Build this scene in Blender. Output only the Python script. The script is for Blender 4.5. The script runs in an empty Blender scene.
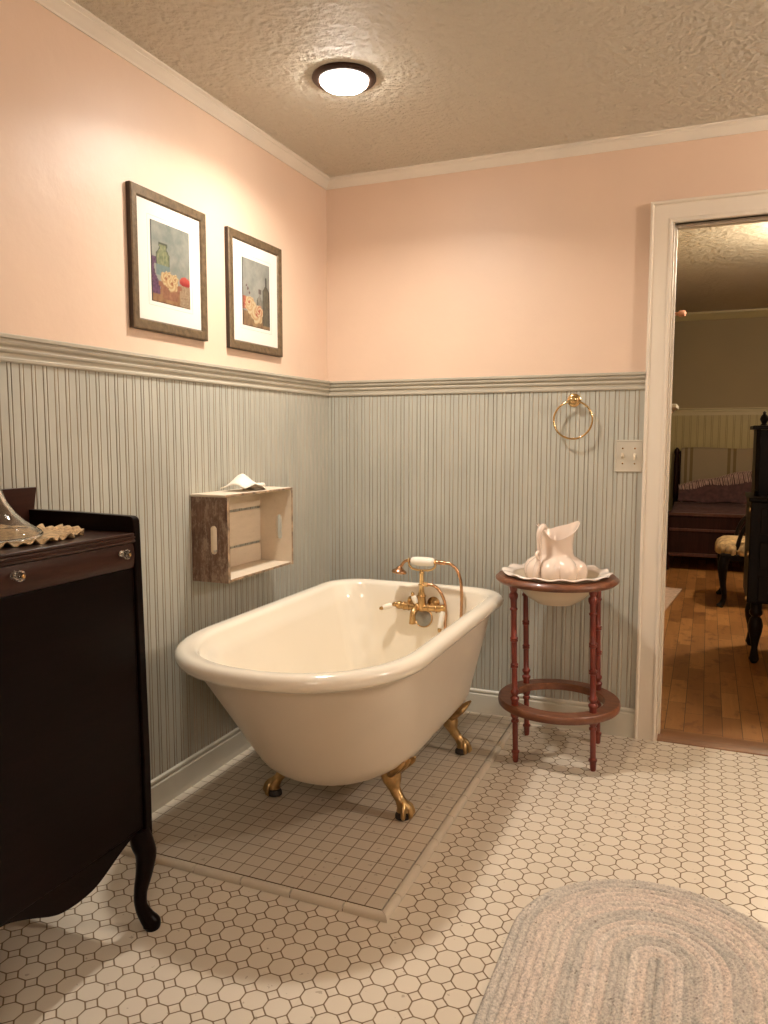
import bpy, math, random
from mathutils import Vector, Matrix
random.seed(7)
PI = math.pi
SC = bpy.context.scene
COL = SC.collection
sin, cos = math.sin, math.cos

# ------------------------------------------------------------------ materials
def rgb(r, g, b):
    f = lambda c: (c/255/12.92) if c/255 <= .04045 else ((c/255+.055)/1.055)**2.4
    return (f(r), f(g), f(b), 1)

class NT:
    def __init__(s, name):
        s.m = bpy.data.materials.new(name); s.m.use_nodes = True
        s.t = s.m.node_tree; s.t.nodes.clear()
        s.out = s.n('ShaderNodeOutputMaterial'); s.b = s.n('ShaderNodeBsdfPrincipled')
        s.l(s.b.outputs[0], s.out.inputs[0])
    def n(s, t, **k):
        q = s.t.nodes.new(t)
        for a, v in k.items(): setattr(q, a, v)
        return q
    def l(s, a, b): s.t.links.new(a, b)
    def set(s, inp, v):
        if isinstance(v, bpy.types.NodeSocket): s.l(v, inp)
        else: inp.default_value = v
    def math(s, op, a, b=None, c=None):
        q = s.n('ShaderNodeMath', operation=op); s.set(q.inputs[0], a)
        if b is not None: s.set(q.inputs[1], b)
        if c is not None: s.set(q.inputs[2], c)
        return q.outputs[0]
    def mix(s, f, a, b, blend='MIX'):
        q = s.n('ShaderNodeMix', data_type='RGBA', blend_type=blend)
        s.set(q.inputs[0], f); s.set(q.inputs[6], a); s.set(q.inputs[7], b)
        return q.outputs[2]
    def coords(s, scale=(1, 1, 1), rot=(0, 0, 0), kind='Object'):
        tc = s.n('ShaderNodeTexCoord'); mp = s.n('ShaderNodeMapping')
        mp.inputs['Scale'].default_value = scale; mp.inputs['Rotation'].default_value = rot
        s.l(tc.outputs[kind], mp.inputs[0]); return mp.outputs[0]
    def noise(s, vec, scale, detail=4, rough=.5):
        q = s.n('ShaderNodeTexNoise'); q.inputs['Scale'].default_value = scale
        q.inputs['Detail'].default_value = detail; q.inputs['Roughness'].default_value = rough
        s.l(vec, q.inputs['Vector']); return q.outputs[0]
    def ramp(s, f, stops):
        q = s.n('ShaderNodeValToRGB'); s.l(f, q.inputs[0]); e = q.color_ramp.elements
        while len(e) < len(stops): e.new(.5)
        for i, (p, c) in enumerate(stops): e[i].position = p; e[i].color = c
        return q.outputs[0]
    def bump(s, h, strength, dist=.01):
        q = s.n('ShaderNodeBump'); q.inputs['Strength'].default_value = strength
        q.inputs['Distance'].default_value = dist; s.l(h, q.inputs['Height']); s.l(q.outputs[0], s.b.inputs['Normal'])
    def base(s, v): s.set(s.b.inputs['Base Color'], v)
    def par(s, rough=.5, metal=0, spec=.5, coat=0):
        s.b.inputs['Roughness'].default_value = rough; s.b.inputs['Metallic'].default_value = metal
        s.b.inputs['Specular IOR Level'].default_value = spec; s.b.inputs['Coat Weight'].default_value = coat

def simple(name, c, rough=.5, metal=0, spec=.5, var=.12, vscale=12, bump=0, bscale=60, stretch=(1, 1, 1), coat=0):
    t = NT(name); t.par(rough, metal, spec, coat)
    v = t.coords(stretch)
    n = t.noise(v, vscale, 5)
    lo = tuple(x*(1-var) for x in c[:3])+(1,); hi = tuple(min(1, x*(1+var)) for x in c[:3])+(1,)
    t.base(t.ramp(n, [(.3, lo), (.7, hi)]))
    if bump: t.bump(t.noise(v, bscale, 4), bump, .005)
    return t.m

def glow(name, c, e):
    t = NT(name); t.par(.4); t.base((.9, .9, .9, 1))
    t.b.inputs['Emission Color'].default_value = c; t.b.inputs['Emission Strength'].default_value = e
    return t.m

M = {}
def plaster(name, c, rough=.38, bs=9, bstr=.12):
    t = NT(name); t.par(rough); v = t.coords()
    n = t.noise(v, 2.3, 5)
    t.base(t.ramp(n, [(.3, tuple(x*.96 for x in c[:3])+(1,)), (.7, tuple(min(1, x*1.03) for x in c[:3])+(1,))]))
    n2 = t.noise(v, bs, 5, .55)
    t.bump(n2, bstr, .02); return t.m
M['pink'] = plaster('pink_wall_paint', (.70, .51, .375), .45)
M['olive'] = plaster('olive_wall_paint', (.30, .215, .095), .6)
def ceiling_mat(name, c, s=30, dist=.03):
    t = NT(name); t.par(.6); v = t.coords()
    w = t.noise(v, s, 6, .6); v2 = t.n('ShaderNodeTexVoronoi', feature='SMOOTH_F1'); v2.inputs['Scale'].default_value = s*1.7
    d = t.n('ShaderNodeVectorMath', operation='ADD'); t.l(v, d.inputs[0])
    nn = t.n('ShaderNodeTexNoise'); nn.inputs['Scale'].default_value = 7; t.l(v, nn.inputs['Vector'])
    sc = t.n('ShaderNodeVectorMath', operation='SCALE'); t.l(nn.outputs[1], sc.inputs[0]); sc.inputs['Scale'].default_value = .12
    t.l(sc.outputs[0], d.inputs[1]); t.l(d.outputs[0], v2.inputs['Vector'])
    h = t.math('ADD', t.math('MULTIPLY', w, .9), t.math('MULTIPLY', v2.outputs[0], .35))
    t.base(c); t.bump(h, 1.0, dist); return t.m
M['ceiling'] = ceiling_mat('textured_ceiling_paint', (.66, .595, .48, 1))
M['ceiling_bed'] = ceiling_mat('bedroom_ceiling_paint', (.68, .60, .47, 1), 14, .014)
def painted(name, c, var=.06, rough=.42):
    return simple(name, c, rough, var=var, vscale=5, bump=.03, bscale=25, stretch=(1, 1, .6))
M['bead'] = painted('sage_beadboard_paint', (.43, .418, .35), .08)
M['bead_groove'] = simple('beadboard_groove_grime', (.35, .285, .20), .6, var=.3, vscale=20, stretch=(1, 1, .15))
M['rail'] = painted('taupe_trim_paint', (.43, .385, .30), .08)
M['trim'] = painted('cream_trim_paint', (.72, .63, .51), .03)
M['crown'] = painted('crown_paint', (.74, .665, .56), .05)
M['base'] = painted('baseboard_paint', (.60, .555, .45), .07)
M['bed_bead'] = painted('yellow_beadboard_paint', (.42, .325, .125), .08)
M['bed_rail'] = painted('yellow_rail_paint', (.5, .40, .2), .06)

def octagon_tile():
    t = NT('octagon_dot_tile'); t.par(.32)
    g = t.n('ShaderNodeNewGeometry'); sx = t.n('ShaderNodeSeparateXYZ'); t.l(g.outputs['Position'], sx.inputs[0])
    p = .0580; py = .0583
    U = t.math('DIVIDE', t.math('SUBTRACT', sx.outputs[0], .932), p); V = t.math('DIVIDE', t.math('SUBTRACT', sx.outputs[1], -1.533), py)
    fu = t.math('SUBTRACT', t.math('FRACT', t.math('ADD', U, .5)), .5); fv = t.math('SUBTRACT', t.math('FRACT', t.math('ADD', V, .5)), .5)
    au = t.math('ABSOLUTE', fu); av = t.math('ABSOLUTE', fv)
    s = t.math('ADD', au, av)
    c = .70
    dd = t.math('DIVIDE', t.math('ABSOLUTE', t.math('SUBTRACT', s, c)), 1.414)
    ds = t.math('SUBTRACT', .5, t.math('MAXIMUM', au, av))
    isdot = t.math('GREATER_THAN', s, c)
    ds2 = t.math('ADD', ds, t.math('MULTIPLY', isdot, 1))
    d = t.math('SMOOTH_MIN', dd, ds2, .05)
    mr = t.n('ShaderNodeMapRange', interpolation_type='SMOOTHSTEP'); t.l(d, mr.inputs[0])
    mr.inputs[1].default_value = .017; mr.inputs[2].default_value = .040
    tile = mr.outputs[0]
    cell = t.n('ShaderNodeCombineXYZ')
    t.l(t.math('ADD', t.math('FLOOR', t.math('ADD', U, .5)), t.math('MULTIPLY', isdot, .37)), cell.inputs[0])
    t.l(t.math('FLOOR', t.math('ADD', V, .5)), cell.inputs[1])
    wn = t.n('ShaderNodeTexWhiteNoise', noise_dimensions='3D'); t.l(cell.outputs[0], wn.inputs['Vector'])
    n = t.noise(g.outputs['Position'], 7, 5)
    a = t.mix(wn.outputs[0], (.63, .545, .43, 1), (.68, .595, .48, 1))
    a = t.mix(t.math('MULTIPLY', n, .3), a, (.58, .49, .38, 1))
    n3 = t.noise(g.outputs['Position'], 45, 3); sp = t.math('GREATER_THAN', n3, .70)
    a = t.mix(t.math('MULTIPLY', sp, .5), a, (.22, .15, .09, 1))
    gr = t.mix(t.noise(g.outputs['Position'], 5, 3), (.14, .085, .038, 1), (.24, .155, .075, 1))
    t.base(t.mix(tile, gr, a))
    t.set(t.b.inputs['Roughness'], t.math('SUBTRACT', .8, t.math('MULTIPLY', tile, .46)))
    t.bump(tile, .5, .002); return t.m
M['octagon'] = octagon_tile()
def square_tile():
    t = NT('square_mosaic_tile'); t.par(.35)
    g = t.n('ShaderNodeNewGeometry'); sx = t.n('ShaderNodeSeparateXYZ'); t.l(g.outputs['Position'], sx.inputs[0])
    p = .0497
    U = t.math('DIVIDE', t.math('SUBTRACT', sx.outputs[0], .9), p); V = t.math('DIVIDE', t.math('SUBTRACT', sx.outputs[1], -1.5), p)
    def edge(A):
        f = t.math('FRACT', A); return t.math('MINIMUM', f, t.math('SUBTRACT', 1, f))
    d = t.math('MINIMUM', edge(U), edge(V))
    mr = t.n('ShaderNodeMapRange', interpolation_type='SMOOTHSTEP'); t.l(d, mr.inputs[0])
    mr.inputs[1].default_value = .015; mr.inputs[2].default_value = .045
    cell = t.n('ShaderNodeCombineXYZ'); t.l(t.math('FLOOR', U), cell.inputs[0]); t.l(t.math('FLOOR', V), cell.inputs[1])
    wn = t.n('ShaderNodeTexWhiteNoise', noise_dimensions='3D'); t.l(cell.outputs[0], wn.inputs['Vector'])
    a = t.mix(wn.outputs[0], (.55, .47, .365, 1), (.60, .515, .405, 1))
    sp = t.math('GREATER_THAN', t.noise(g.outputs['Position'], 40, 3), .68)
    a = t.mix(t.math('MULTIPLY', sp, .45), a, (.2, .14, .08, 1))
    t.base(t.mix(mr.outputs[0], (.17, .105, .05, 1), a)); t.bump(mr.outputs[0], .4, .0015); return t.m
M['mosaic'] = square_tile()
M['curb'] = simple('curb_tile_glaze', (.62, .535, .42), .3, var=.06, vscale=9)
M['grout'] = simple('brown_grout', (.14, .09, .05), .9, var=.2, vscale=40)
def plank_floor():
    t = NT('oak_plank_floor'); t.par(.42)
    v = t.coords(rot=(0, 0, PI/2))
    br = t.n('ShaderNodeTexBrick'); t.l(v, br.inputs['Vector']); br.offset = .37; br.squash = 1
    br.inputs['Color1'].default_value = (0, 0, 0, 1); br.inputs['Color2'].default_value = (1, 1, 1, 1); br.inputs['Mortar'].default_value = (.5, .5, .5, 1)
    br.inputs['Scale'].default_value = 1; br.inputs['Mortar Size'].default_value = .0015; br.inputs['Brick Width'].default_value = .36; br.inputs['Row Height'].default_value = .075
    br.inputs['Bias'].default_value = 0
    n = t.noise(t.coords((14, 1.2, 1)), 3, 6, .65)
    kn = t.noise(t.coords((6, 3, 1)), 2.5, 4, .6)
    a = t.ramp(br.outputs[0], [(0, (.26, .105, .026, 1)), (.5, (.44, .20, .058, 1)), (1, (.60, .30, .10, 1))])
    a = t.mix(t.math('MULTIPLY', n, .62), a, (.12, .045, .013, 1))
    q = t.n('ShaderNodeMapRange'); t.l(kn, q.inputs[0]); q.inputs[1].default_value = .54; q.inputs[2].default_value = .66
    a = t.mix(t.math('MULTIPLY', q.outputs[0], .6), a, (.12, .03, .012, 1))
    a = t.mix(br.outputs[1], a, (.05, .02, .008, 1))
    t.base(a); return t.m
M['plank'] = plank_floor()
M['threshold'] = simple('threshold_wood', (.19, .075, .022), .4, var=.2, vscale=8, stretch=(.3, 6, 6))
M['porcelain'] = simple('cream_porcelain_enamel', (.84, .755, .615), .12, spec=.5, var=.02, vscale=3, coat=.4)
M['tubout'] = simple('beige_tub_enamel_paint', (.70, .60, .475), .28, var=.03, vscale=4)
M['brass'] = simple('aged_brass', (.50, .32, .14), .26, 1, var=.25, vscale=30)
M['brass2'] = simple('polished_brass', (.70, .49, .24), .16, 1, var=.08, vscale=20)
M['copper'] = simple('coppery_brass_tube', (.50, .29, .16), .25, 1, var=.15, vscale=60)
M['clawbrass'] = simple('tarnished_brass', (.50, .33, .15), .28, 1, var=.45, vscale=22, bump=.4, bscale=50)
M['darkfoot'] = simple('dark_foot_pad', (.03, .02, .015), .6)
M['handle_china'] = simple('white_china', (.85, .78, .66), .15, var=.02, coat=.4)
M['chrome'] = simple('dull_chrome', (.55, .53, .48), .3, 1, var=.1, vscale=30)
M['dull_plate'] = simple('dull_grey_metal', (.30, .285, .25), .38, 1, var=.15, vscale=40)
M['china_rim'] = simple('pale_pink_china', (.85, .73, .63), .2, var=.02, vscale=5, coat=.3)
M['china'] = simple('pink_cream_china', (.80, .645, .53), .2, var=.03, vscale=5, coat=.3)
M['china_in'] = simple('cream_china', (.74, .63, .47), .2, var=.03, vscale=5, coat=.3)
def wood(name, c1, c2, rough, s=(30, 3, 3), coat=.3, spec=.4):
    t = NT(name); t.par(rough, coat=coat, spec=spec); n = t.noise(t.coords(s), 2, 6, .6)
    t.base(t.ramp(n, [(.3, c1), (.7, c2)])); t.bump(n, .05, .002); return t.m
M['cherry'] = wood('cherry_red_wood', (.13, .018, .012, 1), (.22, .036, .02, 1), .3, (20, 20, 3))
M['ringwood'] = wood('brown_ring_wood', (.12, .038, .017, 1), (.22, .08, .036, 1), .38, (6, 30, 20))
M['mahog'] = wood('dark_mahogany', (.0035, .0016, .0014, 1), (.007, .003, .0025, 1), .3, (4, 3, 30), 0, .07)
M['mahog_top'] = wood('mahogany_top', (.024, .010, .007, 1), (.05, .021, .013, 1), .3, (30, 2, 4), 0, .3)
M['mahog_drawer'] = wood('mahogany_drawer', (.020, .006, .004, 1), (.045, .014, .008, 1), .32, (4, 2, 30), 0, .25)
M['ebony'] = wood('black_brown_wood', (.006, .004, .0035, 1), (.014, .009, .007, 1), .4, coat=0, spec=.15)
M['bedwood'] = wood('dark_red_bed_wood', (.014, .004, .003, 1), (.03, .009, .006, 1), .4, coat=0, spec=.15)
M['bedwood_edge'] = wood('lighter_red_bed_wood', (.05, .014, .009, 1), (.09, .03, .018, 1), .4)  # lighter, redder tone for the footboard rails than for the panel
def glassm():
    t = NT('clear_glass'); t.par(.02); t.base((.96, .96, .94, 1)); t.b.inputs['Transmission Weight'].default_value = 1; t.b.inputs['IOR'].default_value = 1.47
    return t.m
M['glass'] = glassm()
M['crochet'] = simple('tan_crochet_cotton', (.50, .335, .17), .9, var=.45, vscale=70, bump=.9, bscale=160)
def rustic():
    t = NT('rustic_brown_crate_wood'); t.par(.75); v = t.coords((1, 1, 1))
    n = t.noise(t.coords((14, 14, 2.5)), 6, 6, .75); n2 = t.noise(t.coords((1.6, 1.6, .7)), 24, 6, .8)
    a = t.ramp(n, [(.3, (.075, .036, .022, 1)), (.65, (.22, .125, .08, 1))])
    q = t.ramp(n2, [(.46, (0, 0, 0, 1)), (.60, (1, 1, 1, 1))])
    sep = t.n('ShaderNodeSeparateColor'); t.l(q, sep.inputs[0])
    t.base(t.mix(t.math('MULTIPLY', sep.outputs[0], .75), a, (.42, .31, .22, 1))); t.bump(n, .5, .004); return t.m
M['rustic'] = rustic()
def whitewash():
    t = NT('whitewashed_crate_wood'); t.par(.7); v = t.coords((1, 1, 1))
    n = t.noise(t.coords((6, 2, 9)), 6, 6, .7)
    t.base(t.ramp(n, [(.2, (.50, .40, .28, 1)), (.4, (.62, .515, .385, 1)), (.7, (.67, .56, .43, 1))])); t.bump(n, .12, .003); return t.m
M['whitewash'] = whitewash()
M['worn_edge'] = simple('worn_crate_edge', (.30, .2, .12), .8, var=.6, vscale=45)
M['napkin'] = simple('white_cotton', (.82, .74, .62), .8, var=.04, bump=.15, bscale=120)
M['frame'] = simple('bronze_brown_frame', (.14, .096, .052), .42, .35, var=.3, vscale=50, bump=.25, bscale=130)
M['frame_side'] = simple('dark_frame_side', (.04, .022, .012), .5, var=.2)
M['mat_board'] = simple('cream_mat_board', (.70, .635, .55), .8, var=.01)
M['mat_line'] = simple('mat_rule_line', (.48, .40, .32), .8, var=.02)
def vcol(name, rough=.5, bump=0):
    t = NT(name); t.par(rough); a = t.n('ShaderNodeVertexColor'); a.layer_name = 'Col'; t.base(a.outputs[0])
    if bump: t.bump(t.noise(t.coords((1, 1, 1)), 90, 4), bump, .004)
    return t.m
M['painting'] = vcol('oil_painting', .5, .2)
def braid():
    t = NT('braided_rug_yarn'); t.par(.95, spec=.1); a = t.n('ShaderNodeVertexColor'); a.layer_name = 'Col'
    n = t.noise(t.coords(), 130, 4, .7); n2 = t.noise(t.coords(), 30, 4, .6)
    sp = t.ramp(n, [(.35, (.66, .66, .66, 1)), (.6, (1.12, 1.12, 1.12, 1))])
    c = t.mix(1, a.outputs[0], sp, 'MULTIPLY')
    fl = t.math('GREATER_THAN', t.noise(t.coords(), 75, 2), .73)
    t.base(t.mix(t.math('MULTIPLY', fl, .6), c, (.10, .06, .04, 1))); t.bump(n, .9, .006); return t.m
M['braid'] = braid()
M['bronze'] = simple('oil_rubbed_bronze', (.045, .022, .014), .4, .6, var=.2)
M['plate'] = simple('taupe_switch_plate', (.50, .45, .355), .4, var=.04)
M['toggle'] = simple('ivory_toggle', (.62, .52, .38), .35, var=.02)
M['purple'] = simple('plum_coverlet', (.085, .036, .036), .9, var=.35, vscale=24, bump=.7, bscale=50)
M['fringe'] = simple('pale_plum_fringe', (.50, .33, .27), .9, var=.3, vscale=30)
def stripe_blanket():
    t = NT('striped_beige_blanket'); t.par(.9); g = t.n('ShaderNodeNewGeometry'); sx = t.n('ShaderNodeSeparateXYZ'); t.l(g.outputs['Position'], sx.inputs[0])
    f = t.math('FRACT', t.math('DIVIDE', t.math('SUBTRACT', sx.outputs[0], 1.36), .44))
    band = lambda a, b: t.math('MULTIPLY', t.math('GREATER_THAN', f, a), t.math('LESS_THAN', f, b))
    q = t.math('ADD', band(.06, .13), band(.19, .26))
    t.base(t.mix(q, (.33, .25, .15, 1), (.20, .135, .06, 1))); return t.m
M['stripe'] = stripe_blanket()
M['cushion'] = simple('tan_ruffled_cushion', (.48, .33, .165), .9, var=.45, vscale=28, bump=.6, bscale=60)
M['palerug'] = simple('pale_pink_rug', (.55, .40, .32), .95, var=.15, vscale=40, bump=.4, bscale=140)
M['pinkwood'] = simple('pinkish_wood', (.55, .27, .2), .5)
M['whitewood'] = simple('white_shelf_paint', (.78, .70, .58), .45, var=.03)
M['pewter'] = simple('pewter_plate', (.16, .16, .15), .4, .5)
M['lamp'] = glow('lamp_diffuser', (1, .94, .86, 1), 85)
M['lamp2'] = glow('lamp_globe', (1, .935, .85, 1), 120)
M['lamp4'] = glow('wall_globe', (1, .935, .85, 1), 640)
M['lamp3'] = glow('pendant_globe', (1, .84, .62, 1), 340)

# ------------------------------------------------------------------ geometry helpers
class G:
    def __init__(s): s.v = []; s.f = []; s.mi = []
    def add(s, vs, fs, mi=0):
        k = len(s.v); s.v += [tuple(p) for p in vs]; s.f += [tuple(i+k for i in f) for f in fs]; s.mi += [mi]*len(fs); return s
    def box(s, x0, x1, y0, y1, z0, z1, mi=0):
        return s.add([(x0, y0, z0), (x1, y0, z0), (x1, y1, z0), (x0, y1, z0), (x0, y0, z1), (x1, y0, z1), (x1, y1, z1), (x0, y1, z1)],
                     [(3, 2, 1, 0), (4, 5, 6, 7), (0, 1, 5, 4), (1, 2, 6, 5), (2, 3, 7, 6), (3, 0, 4, 7)], mi)
    def loft(s, rings, closed=True, cap0=False, cap1=False, mi=0, flip=False):
        n = len(rings[0]); vs = [p for r in rings for p in r]; fs = []
        for i in range(len(rings)-1):
            for j in range(n if closed else n-1):
                k = (j+1) % n; q = (i*n+j, i*n+k, (i+1)*n+k, (i+1)*n+j); fs.append(q[::-1] if flip else q)
        if cap0: fs.append(tuple(range(n))[::1 if flip else -1])
        if cap1: b = (len(rings)-1)*n; fs.append(tuple(range(b, b+n))[::-1 if flip else 1])
        return s.add(vs, fs, mi)
    def lathe(s, prof, c=(0, 0, 0), seg=32, axis=(0, 0, 1), cap=True, mi=0):
        ax = Vector(axis).normalized(); u = ax.orthogonal().normalized(); w = ax.cross(u); c = Vector(c)
        rings = [[c+ax*z+(u*cos(2*PI*j/seg)+w*sin(2*PI*j/seg))*max(r, 1e-5) for j in range(seg)] for r, z in prof]
        return s.loft(rings, True, cap, cap, mi)
    def tube(s, pts, r, seg=12, mi=0, caps=True, flat=1.0):
        P = [Vector(p) for p in pts]; n = len(P); R = r if isinstance(r, (list, tuple)) else [r]*n
        T = [(P[min(i+1, n-1)]-P[max(i-1, 0)]).normalized() for i in range(n)]
        u = T[0].orthogonal().normalized(); rings = []
        for i in range(n):
            u = (u-T[i]*u.dot(T[i])).normalized(); w = T[i].cross(u)
            rings.append([P[i]+(u*cos(2*PI*j/seg)+w*sin(2*PI*j/seg)*flat)*R[i] for j in range(seg)])
        return s.loft(rings, True, caps, caps, mi)
    def torus(s, c, R, r, axis=(0, 0, 1), seg=48, m=12, mi=0, a0=0, a1=2*PI):
        ax = Vector(axis).normalized(); u = ax.orthogonal().normalized(); w = ax.cross(u); c = Vector(c)
        rings = []
        for i in range(seg):
            a = 2*PI*i/seg; d = u*cos(a)+w*sin(a)
            rings.append([c+d*(R+r*cos(2*PI*j/m))+ax*r*sin(2*PI*j/m) for j in range(m)])
        rings.append(rings[0]); return s.loft(rings, True, mi=mi)
    def ball(s, c, r, seg=20, m=12, sc=(1, 1, 1), mi=0):
        rings = []
        for i in range(m+1):
            a = -PI/2+PI*i/m
            rings.append([(c[0]+sc[0]*max(r*cos(a), 1e-5)*cos(2*PI*j/seg), c[1]+sc[1]*max(r*cos(a), 1e-5)*sin(2*PI*j/seg), c[2]+sc[2]*r*sin(a)) for j in range(seg)])
        return s.loft(rings, True, True, True, mi)
    def prism(s, poly, fn0, fn1, mi=0):
        """poly of 2-D points; fn0/fn1 map (a,b) to 3-D for the two end faces"""
        n = len(poly); a = [fn0(*p) for p in poly]; b = [fn1(*p) for p in poly]
        return s.add(a+b, [tuple(range(n))[::-1], tuple(range(n, 2*n))]+[(i, (i+1) % n, n+(i+1) % n, n+i) for i in range(n)], mi)

ORG = {}
def smooth_angle(me, deg):
    for p in me.polygons: p.use_smooth = True
    me.set_sharp_from_angle(angle=math.radians(deg))
def obj(name, g, mats, parent=None, smooth=35, bevel=0, sub=0, cols=None, origin=None, weld=True):
    if not isinstance(mats, (list, tuple)): mats = [mats]
    o0 = ORG.get(parent.name, Vector((0, 0, 0))) if parent else Vector(origin or (0, 0, 0))
    me = bpy.data.meshes.new(name)
    me.from_pydata([tuple(Vector(p)-o0) for p in g.v], [], g.f)
    for m in mats: me.materials.append(m)
    for p, i in zip(me.polygons, g.mi): p.material_index = i
    if cols:
        at = me.color_attributes.new('Col', 'FLOAT_COLOR', 'POINT')
        for i, c in enumerate(cols): at.data[i].color = c
    import bmesh
    bm = bmesh.new(); bm.from_mesh(me)
    if weld: bmesh.ops.remove_doubles(bm, verts=bm.verts, dist=2e-5)
    bmesh.ops.recalc_face_normals(bm, faces=bm.faces); bm.to_mesh(me); bm.free()
    if smooth: smooth_angle(me, smooth)
    o = bpy.data.objects.new(name, me); COL.objects.link(o)
    if parent: o.parent = parent
    else: o.location = o0
    ORG[o.name] = o0
    if bevel:
        b = o.modifiers.new('bevel', 'BEVEL'); b.width = bevel; b.segments = 2; b.limit_method = 'ANGLE'; b.angle_limit = math.radians(40); b.harden_normals = False
    if sub:
        b = o.modifiers.new('sub', 'SUBSURF'); b.levels = sub; b.render_levels = sub
    return o
def tag(o, label, cat, group=None):
    o['label'] = label; o['category'] = cat
    if group: o['group'] = group
    return o
def thing(name, label, cat, loc, group=None):
    o = bpy.data.objects.new(name, None); COL.objects.link(o); o.location = loc; o.empty_display_size = .1
    ORG[o.name] = Vector(loc); return tag(o, label, cat, group)
def struct(o): o['kind'] = 'structure'; return o
def catmull(P, k=6):
    P = [Vector(p) for p in P]; out = []
    Q = [P[0]*2-P[1]]+P+[P[-1]*2-P[-2]]
    for i in range(1, len(Q)-2):
        a, b, c, d = Q[i-1:i+3]
        for j in range(k):
            t = j/k; out.append(.5*((2*b)+(c-a)*t+(2*a-5*b+4*c-d)*t*t+(3*b-a-3*c+d)*t**3))
    out.append(P[-1]); return out
def lerp_list(L, n):
    return [L[min(int(i*(len(L)-1)/(n-1)), len(L)-2)]*(1-(i*(len(L)-1)/(n-1)-min(int(i*(len(L)-1)/(n-1)), len(L)-2)))+L[min(int(i*(len(L)-1)/(n-1)), len(L)-2)+1]*(i*(len(L)-1)/(n-1)-min(int(i*(len(L)-1)/(n-1)), len(L)-2)) for i in range(n)]

# ------------------------------------------------------------------ the room
XR, YF, HC = 3.45, -4.3, 2.3634
XA, XB = 1.3910, 1.4735         # door casing, left leg
XC = 2.257; XD = XC+(XB-XA)      # right leg
ZH, ZT = 2.03, 2.1112
WT = .12
struct(obj('floor', G().box(-.12, XR+.12, YF-.12, .0, -.06, 0), M['octagon']))
struct(obj('ceiling', G().box(-.12, XR+.12, YF-.12, WT, HC, HC+.08), M['ceiling']))
struct(obj('wall_left', G().box(-.12, 0, YF-.12, WT, -.06, HC), M['pink'], weld=False))
g = G(); g.box(-.0, XB+.001, 0, WT, 0, HC).box(XC-.001, XR, 0, WT, 0, HC).box(XB+.001, XC-.001, 0, WT, ZH+.006, HC)
wall_back = struct(obj('wall_back', g, M['pink']))
struct(obj('wall_right', G().box(XR, XR+.12, YF-.12, WT, -.06, HC), M['pink']))
struct(obj('wall_front', G().box(-.12, XR+.12, YF-.12, YF, -.06, HC), M['pink']))

BT = .012
def beadboard(name, run0, run1, z0, z1, phase, sep, place, mats, parent=None, pitch=.038):
    """place(run, depth, z) gives the point; the grooves are real V cuts"""
    w, dp = .0017, .0021
    prof = [(run0, BT)]
    k = math.ceil((run0-phase)/pitch)-1; gro = []
    while phase+k*pitch < run1:
        for q in (0, sep):
            c = phase+k*pitch+q
            if run0+w < c < run1-w: gro.append(c)
        k += 1
    for i, c in enumerate(gro):
        prof += [(c-w, BT), (c-.0006, BT-dp), (c+.0006, BT-dp), (c+w, BT)]
        # a slightly raised round bead between the two cuts of a pair
        if i+1 < len(gro) and abs(gro[i+1]-c-sep) < 1e-4: prof.append((c+sep/2, BT+.0012))
    prof.append((run1, BT))
    gg = G(); a = [place(r, d, z0) for r, d in prof]; b = [place(r, d, z1) for r, d in prof]; n = len(prof)
    gg.v = a+b
    for i in range(n-1):
        gg.f.append((i, i+1, n+i+1, n+i)); gg.mi.append(1 if min(prof[i][1], prof[i+1][1]) < BT-.001 else 0)
    o = obj(name, gg, mats, parent, smooth=0, weld=False); return o
BM = [M['bead'], M['bead_groove']]
struct(beadboard('trim_1', -YF*-1, -BT, .10, 1.412, -1.791, .0122, lambda r, d, z: (d, r, z), BM))
struct(beadboard('trim_2', BT, XA+.01, .10, 1.412, 1.013, .0155, lambda r, d, z: (r, -d, z), BM))
struct(beadboard('trim_3', XD-.01, XR, .10, 1.412, 1.013, .0155, lambda r, d, z: (r, -d, z), BM))
struct(beadboard('trim_4', YF, -BT, .10, 1.412, -1.791, .0122, lambda r, d, z: (XR-d, r, z), BM))

def molding(name, prof, segs, mat, smooth=30):
    """prof: (depth, z). segs: list of functions depth -> (start, end, place)"""
    gg = G(); n = len(prof)
    for (s, e, place) in segs:
        a = [place(s(d), d, z) for d, z in prof]; b = [place(e(d), d, z) for d, z in prof]
        gg.add(a+b, [(i, (i+1) % n, n+(i+1) % n, n+i) for i in range(n)]+[tuple(range(n))[::-1], tuple(range(n, 2*n))])
    return struct(obj(name, gg, mat, smooth=smooth, weld=False))
LEFT = lambda r, d, z: (d, r, z)
BACK = lambda r, d, z: (r, -d, z)
RIGHT = lambda r, d, z: (XR-d, r, z)
rail = [(0, 1.4056), (.0175, 1.4056), (.0195, 1.409), (.0195, 1.4145), (.0155, 1.4175), (.0155, 1.4275), (.021, 1.431), (.0225, 1.4365), (.019, 1.441), (.019, 1.444), (.0265, 1.449), (.0285, 1.4545), (.0255, 1.459), (.0255, 1.4615), (.0327, 1.4635), (.0327, 1.4715), (.030, 1.4733), (0, 1.4733)]
molding('trim_5', rail, [(lambda d: YF, lambda d: -d-.0008, LEFT)], M['rail'])
molding('trim_6', rail, [(lambda d: d+.0008, lambda d: XA-.0005, BACK), (lambda d: XD+.0005, lambda d: XR-d, BACK)], M['rail'])
molding('trim_7', rail, [(lambda d: YF, lambda d: -d, RIGHT)], M['rail'])
crown = [(0, 2.3254), (.005, 2.3254), (.007, 2.329), (.009, 2.331), (.014, 2.335), (.021, 2.342), (.028, 2.349), (.031, 2.3505), (.031, 2.3535), (.036, 2.356), (.041, 2.359), (.041, HC), (0, HC)]
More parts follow.
